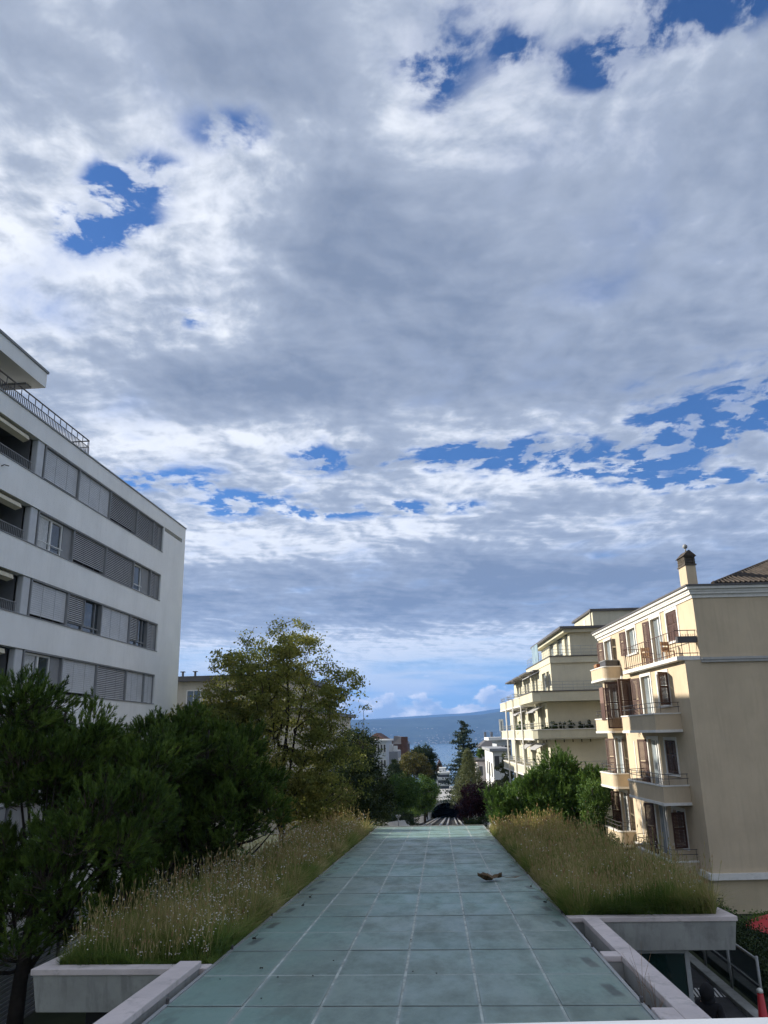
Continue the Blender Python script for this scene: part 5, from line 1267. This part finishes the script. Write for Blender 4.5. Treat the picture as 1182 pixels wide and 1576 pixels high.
# layered cedar
def cedar():
    q = np.random.default_rng(44); Y = 150; b = gbase(714, Y); t = thing('cedar_tree', 'tall dark cedar with flat layered branches standing before the lake', 'tree', b); b = np.array(b)
    top = at(712, 1112, Y).z-b[2]; cx = at(712, 1112, Y).x-b[0]
    low = at(712, 1232, Y).z-b[2]
    m = MB().tube([(0, 0, -.3), (cx*.5, 0, top*.5), (cx, 0, top)], [.42, .25, .04], 8); P = []; 
    nlev = 24
    for i in range(nlev):
        f = i/(nlev-1); z = low+(top-low)*f; R = (4.6*(1-f)**.75+.5)*q.uniform(.75, 1.15)
        for k in range(5 if f < .9 else 3):
            a = q.uniform(0, 2*PI); rr = R*q.uniform(.55, 1.1); x0 = cx*z/top
            e = np.array([x0+rr*math.cos(a), rr*math.sin(a), z+q.uniform(-.1, .35)])
            m.tube([(x0, 0, z-.3), ((x0+e[0])/2, e[1]/2, z+.05), e], [.07, .05, .015], 5, False)
            nn = int(95*rr/3)+24; u = q.uniform(.15, 1.05, nn)[:, None]
            pt_ = np.array([x0, 0, z-.1])*(1-u)+e*u; w_ = .22+.55*np.sin(np.clip(u, 0, 1)*PI*.85)*rr/4
            P.append(pt_+q.normal(size=(nn, 3))*np.concatenate([w_, w_, np.full_like(w_, .09)], 1))
    P = np.concatenate(P); n = len(P)
    V, F = leaf_quads(P, .36, q, -.2, .5)
    np_mesh('crown', leaf_mat('cedar_needles', [(.010, .022, .014), (.018, .036, .022), (.030, .052, .030), (.045, .07, .04)], .1), V, F, t, np.clip(q.normal(.45, .2, n), 0, 1))
    m.build('trunk', M['bark_dark'], t, True, fix=False)
cedar()
# hedges and shrubs at the right
leaf_tree('garden_hedge', 'dark clipped hedge behind the glass fence beside the path', (8.9, 25, gz(25)), [(8.9, 21+i*1.3, .55+.15*math.sin(i*2), .95, .9, .75) for i in range(8)], 26000, .07, 50, DG, cat='hedge', trunk_r=.05, nlimb=30)
leaf_tree('garden_shrub', 'leafy shrub against the cream wall at the end of the right grass bed', (8.6, 29.5, gz(29)), [(8.2, 29.2, .9, .9, .9, .85), (9.2, 29.6, .6, .9, .8, .7), (7.9, 28.4, 1.2, .5, .5, .5)], 9000, .085, 51, MGN, cat='shrub', trunk_r=.05)
leaf_tree('garden_shrub', 'bright leafy shrub beside the red parasol', (11.0, 28.8, gz(28)), [(10.8, 28.8, .5, 1.1, .9, .6), (10.0, 27.6, .5, .9, .8, .6)], 12000, .085, 52, MGN, cat='shrub', trunk_r=.05)
leaf_tree('garden_shrub', 'dark shrub below the lowest balconies of the cream house', (8.6, 38.5, gz(38)), [(8.3, 37, 1.0, .9, 1.2, .8), (8.2, 40, 1.0, .9, 1.4, .9), (8.3, 43, 1.0, 1.0, 1.4, 1.0)], 9000, .1, 53, DG, cat='shrub', trunk_r=.05)
leaf_tree('climbing_shrub', 'straggly shrub between the bushy pine and the cream balconies', (9.0, 46.8, gz(46)), [(8.6, 46.9, 3.0, .9, .9, 1.7), (9.0, 47.0, 1.6, 1.0, .9, 1.2)], 5000, .11, 54, MGN, cat='shrub', trunk_r=.06)
for k in range(6):
    leaf_tree('balcony_plant', ('leftmost', 'second from left', 'third from left', 'third from right', 'second from right', 'rightmost')[k]+' leafy pot plant in the row along the yellow house balcony', tuple(on(YB, -.3+k*.62, -.45, 7.6)), [tuple(on(YB, -.3+k*.62, -.45, 8.35+.12*math.sin(k*3)))+(.26, .26, .42)], 450, .09, 155+k, DG, cat='plant', trunk_r=.03, nlimb=3, group='pot plants along the yellow house balcony')
leaf_tree('balcony_plant', 'green climber trained on the second bay of the yellow house', tuple(on(YB, -.8, 7.5, 7.6)), [tuple(on(YB, -.8, 7.5, 8.1))+(.35, .9, .5), tuple(on(YB, -.8, 8.6, 8.3))+(.3, .5, .6)], 1600, .1, 56, MGN, cat='plant', trunk_r=.03, nlimb=5)
for k, (x, lab) in enumerate(((-.35, 'terracotta pot at the left end of the yellow house balcony'), (1.45, 'terracotta pot in the middle of the yellow house balcony'), (3.0, 'terracotta pot at the right end of the yellow house balcony'))):
    o = thing('flower_pot', lab, 'pot', on(YB, x, -.45, 7.58)); MB().tube([(0, 0, 0), (0, 0, .42)], [.16, .22], 10).build('pot', M['terracotta'], o, True)

# ================================================================ grasses of the two beds
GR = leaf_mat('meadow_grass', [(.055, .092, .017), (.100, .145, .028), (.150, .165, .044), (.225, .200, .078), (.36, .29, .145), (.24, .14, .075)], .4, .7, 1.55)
def clump(x, y, s): return fbm2(x*1.3, y*.9, s)
def grass(name, label, x0, x1, y0, y1, n, hfun, cfun, seed, wid=.0075):
    q = np.random.default_rng(seed)
    u = q.random(n); y = y0+(y1-y0)*u**1.55; x = q.uniform(x0, x1, n)
    dist = y/15.0
    h = hfun(x, y, q)*q.uniform(.45, 1.15, n); w = wid*q.uniform(.6, 1.3, n)*np.maximum(dist, .9)**.9
    th = q.uniform(0, 2*PI, n)*.75+1.6*clump(x*.8, y*.8, 31); lean = q.gamma(1.5, .30, n)*(1+.6*np.abs(clump(x*2, y*2, 21))); ax = np.stack([np.cos(th), np.sin(th), np.zeros(n)], 1); sd = np.stack([-np.sin(th+.9), np.cos(th+.9), np.zeros(n)], 1)
    p0 = np.stack([x, y, CZ-3.05-SL*y-.05], 1); H = h[:, None]; W2 = w[:, None]
    p1 = p0+ax*H*lean[:, None]*.35+np.array([0, 0, .55])*H; p2 = p0+ax*H*lean[:, None]*1.1+np.array([0, 0, 1.0])*H*(1-.25*np.minimum(lean, 1))[:, None]
    V = np.stack([p0-sd*W2, p0+sd*W2, p1+sd*W2*.8, p1-sd*W2*.8, p2+sd*W2*.2, p2-sd*W2*.2], 1).reshape(-1, 3)
    i = np.arange(n)*6
    F = np.concatenate([np.stack([i, i+1, i+2, i+3], 1), np.stack([i+3, i+2, i+4, i+5], 1)])
    c = cfun(x, y, h, q); rnd = np.clip(np.concatenate([c-.10, c+.05]), 0, 1)
    stuff(np_mesh(name, GR, V, F, None, rnd), label, 'grass'); return p2
def hl(x, y, q): return np.clip(.28+.26*np.clip((y-14.8)/2.2, 0, 1)+.20*clump(x*1.9, y*1.7, 2)+.12*np.clip((y-30)/10, 0, 1), .14, 1.1)
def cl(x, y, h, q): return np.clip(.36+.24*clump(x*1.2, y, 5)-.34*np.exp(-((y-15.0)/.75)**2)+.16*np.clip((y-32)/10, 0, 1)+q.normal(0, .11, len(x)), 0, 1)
def hr(x, y, q): return np.clip(.46+.23*clump(x*1.9, y*1.7, 3)+.26*np.clip((x-4.4)/1.6, 0, 1), .2, 1.25)
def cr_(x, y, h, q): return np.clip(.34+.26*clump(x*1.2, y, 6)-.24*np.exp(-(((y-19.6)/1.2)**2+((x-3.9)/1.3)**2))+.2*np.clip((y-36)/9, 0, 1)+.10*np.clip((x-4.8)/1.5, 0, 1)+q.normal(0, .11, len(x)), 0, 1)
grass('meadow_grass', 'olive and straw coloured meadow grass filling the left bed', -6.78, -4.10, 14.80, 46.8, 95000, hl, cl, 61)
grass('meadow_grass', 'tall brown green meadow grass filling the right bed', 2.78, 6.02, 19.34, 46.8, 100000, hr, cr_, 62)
# thin seed stalks standing above the blades
def stalks(name, label, x0, x1, y0, y1, n, hf, seed, mat):
    q = np.random.default_rng(seed); y = y0+(y1-y0)*q.random(n)**1.5; x = q.uniform(x0, x1, n); h = hf(x, y, q)*q.uniform(.8, 1.5, n)+q.gamma(1.3, .10, n)
    k = np.maximum(y/15, .9)[:, None]
    p0 = np.stack([x, y, CZ-3.05-SL*y], 1); dr = q.normal(0, .16, (n, 3))*h[:, None]; dr[:, 2] = h; p1 = p0+dr
    s = np.stack([np.ones(n), np.zeros(n), np.zeros(n)], 1)*.0022*k
    V = [np.stack([p0-s, p0+s, p1+s, p1-s], 1)]
    a = unit(dr)*.10*q.uniform(.5, 1.2, (n, 1)); b = np.cross(unit(dr), unit(q.normal(size=(n, 3))))*.010*k; c = np.cross(unit(dr), unit(b))*.010*k
    for e in (b, c): V.append(np.stack([p1-a*.3, p1+a*.25+e, p1+a, p1+a*.25-e], 1))
    V = np.concatenate(V).reshape(-1, 3)
    r = np.concatenate([np.clip(q.normal(.58, .14, n), 0, 1), np.clip(q.normal(.78, .17, 2*n), 0, 1)])
    stuff(np_mesh(name, mat, V, np.arange(len(V)).reshape(-1, 4), None, r), label, 'grass')
stalks('seed_stalks', 'thin straw seed stalks standing above the left meadow grass', -6.78, -4.12, 14.9, 46.8, 3000, hl, 63, GR)
stalks('seed_stalks', 'thin brown seed stalks standing above the right meadow grass', 2.80, 6.05, 19.4, 46.8, 4200, hr, 64, GR)
M['petal'] = surf('white_petal', (.72, .68, .62), .8, .15, 30, 0)
def blooms(label, x0, x1, y0, y1, n, hf, seed, gate):
    q = np.random.default_rng(seed); y = y0+(y1-y0)*q.random(n)**1.35; x = q.uniform(x0, x1, n)
    keep = gate(x, y)+q.normal(0, .35, n) > 0; x, y = x[keep], y[keep]; n = len(x)
    z = CZ-3.05-SL*y+hf(x, y, q)*q.uniform(.75, 1.45, n); r = (.014*q.uniform(.6, 1.35, n)*np.maximum(y/15, 1)**.75)[:, None]
    C = np.stack([x, y, z], 1); e = np.eye(3)
    V = np.stack([C+e[0]*r, C+e[1]*r, C-e[0]*r, C-e[1]*r, C+e[2]*r*.7, C-e[2]*r*.7], 1).reshape(-1, 3); i = np.arange(n)[:, None]*6
    F = np.concatenate([np.concatenate([i+a, i+b, i+c], 1) for a, b, c in ((0, 1, 4), (1, 2, 4), (2, 3, 4), (3, 0, 4), (1, 0, 5), (2, 1, 5), (3, 2, 5), (0, 3, 5))])
    stuff(np_mesh('small_flowers', M['petal'], V, F), label, 'flowers')
blooms('tiny white flower heads scattered through the left bed', -6.85, -4.15, 14.9, 46.5, 3600, hl, 65, lambda x, y: .05+.8*clump(x, y, 12)+.5*np.exp(-((y-19)/5)**2))
blooms('few tiny white flower heads in the right bed', 2.85, 6.0, 19.5, 46.5, 900, hr, 66, lambda x, y: -.05+.5*clump(x, y, 13))

# ================================================================ haze over the lake
hz = MB().box(-12500, 12500, -450, 16000, -82, 900)
ho = hz.build('haze', None)
hm_ = bpy.data.materials.new('haze'); hm_.use_nodes = True; nt = hm_.node_tree; nt.nodes.clear()
out = nt.nodes.new('ShaderNodeOutputMaterial'); pv = nt.nodes.new('ShaderNodeVolumePrincipled')
pv.inputs['Color'].default_value = (.18, .43, 1.0, 1); pv.inputs['Density'].default_value = 7.0e-5; pv.inputs['Anisotropy'].default_value = .0
nt.links.new(pv.outputs[0], out.inputs['Volume'])
ho.data.materials.append(hm_); stuff(ho)
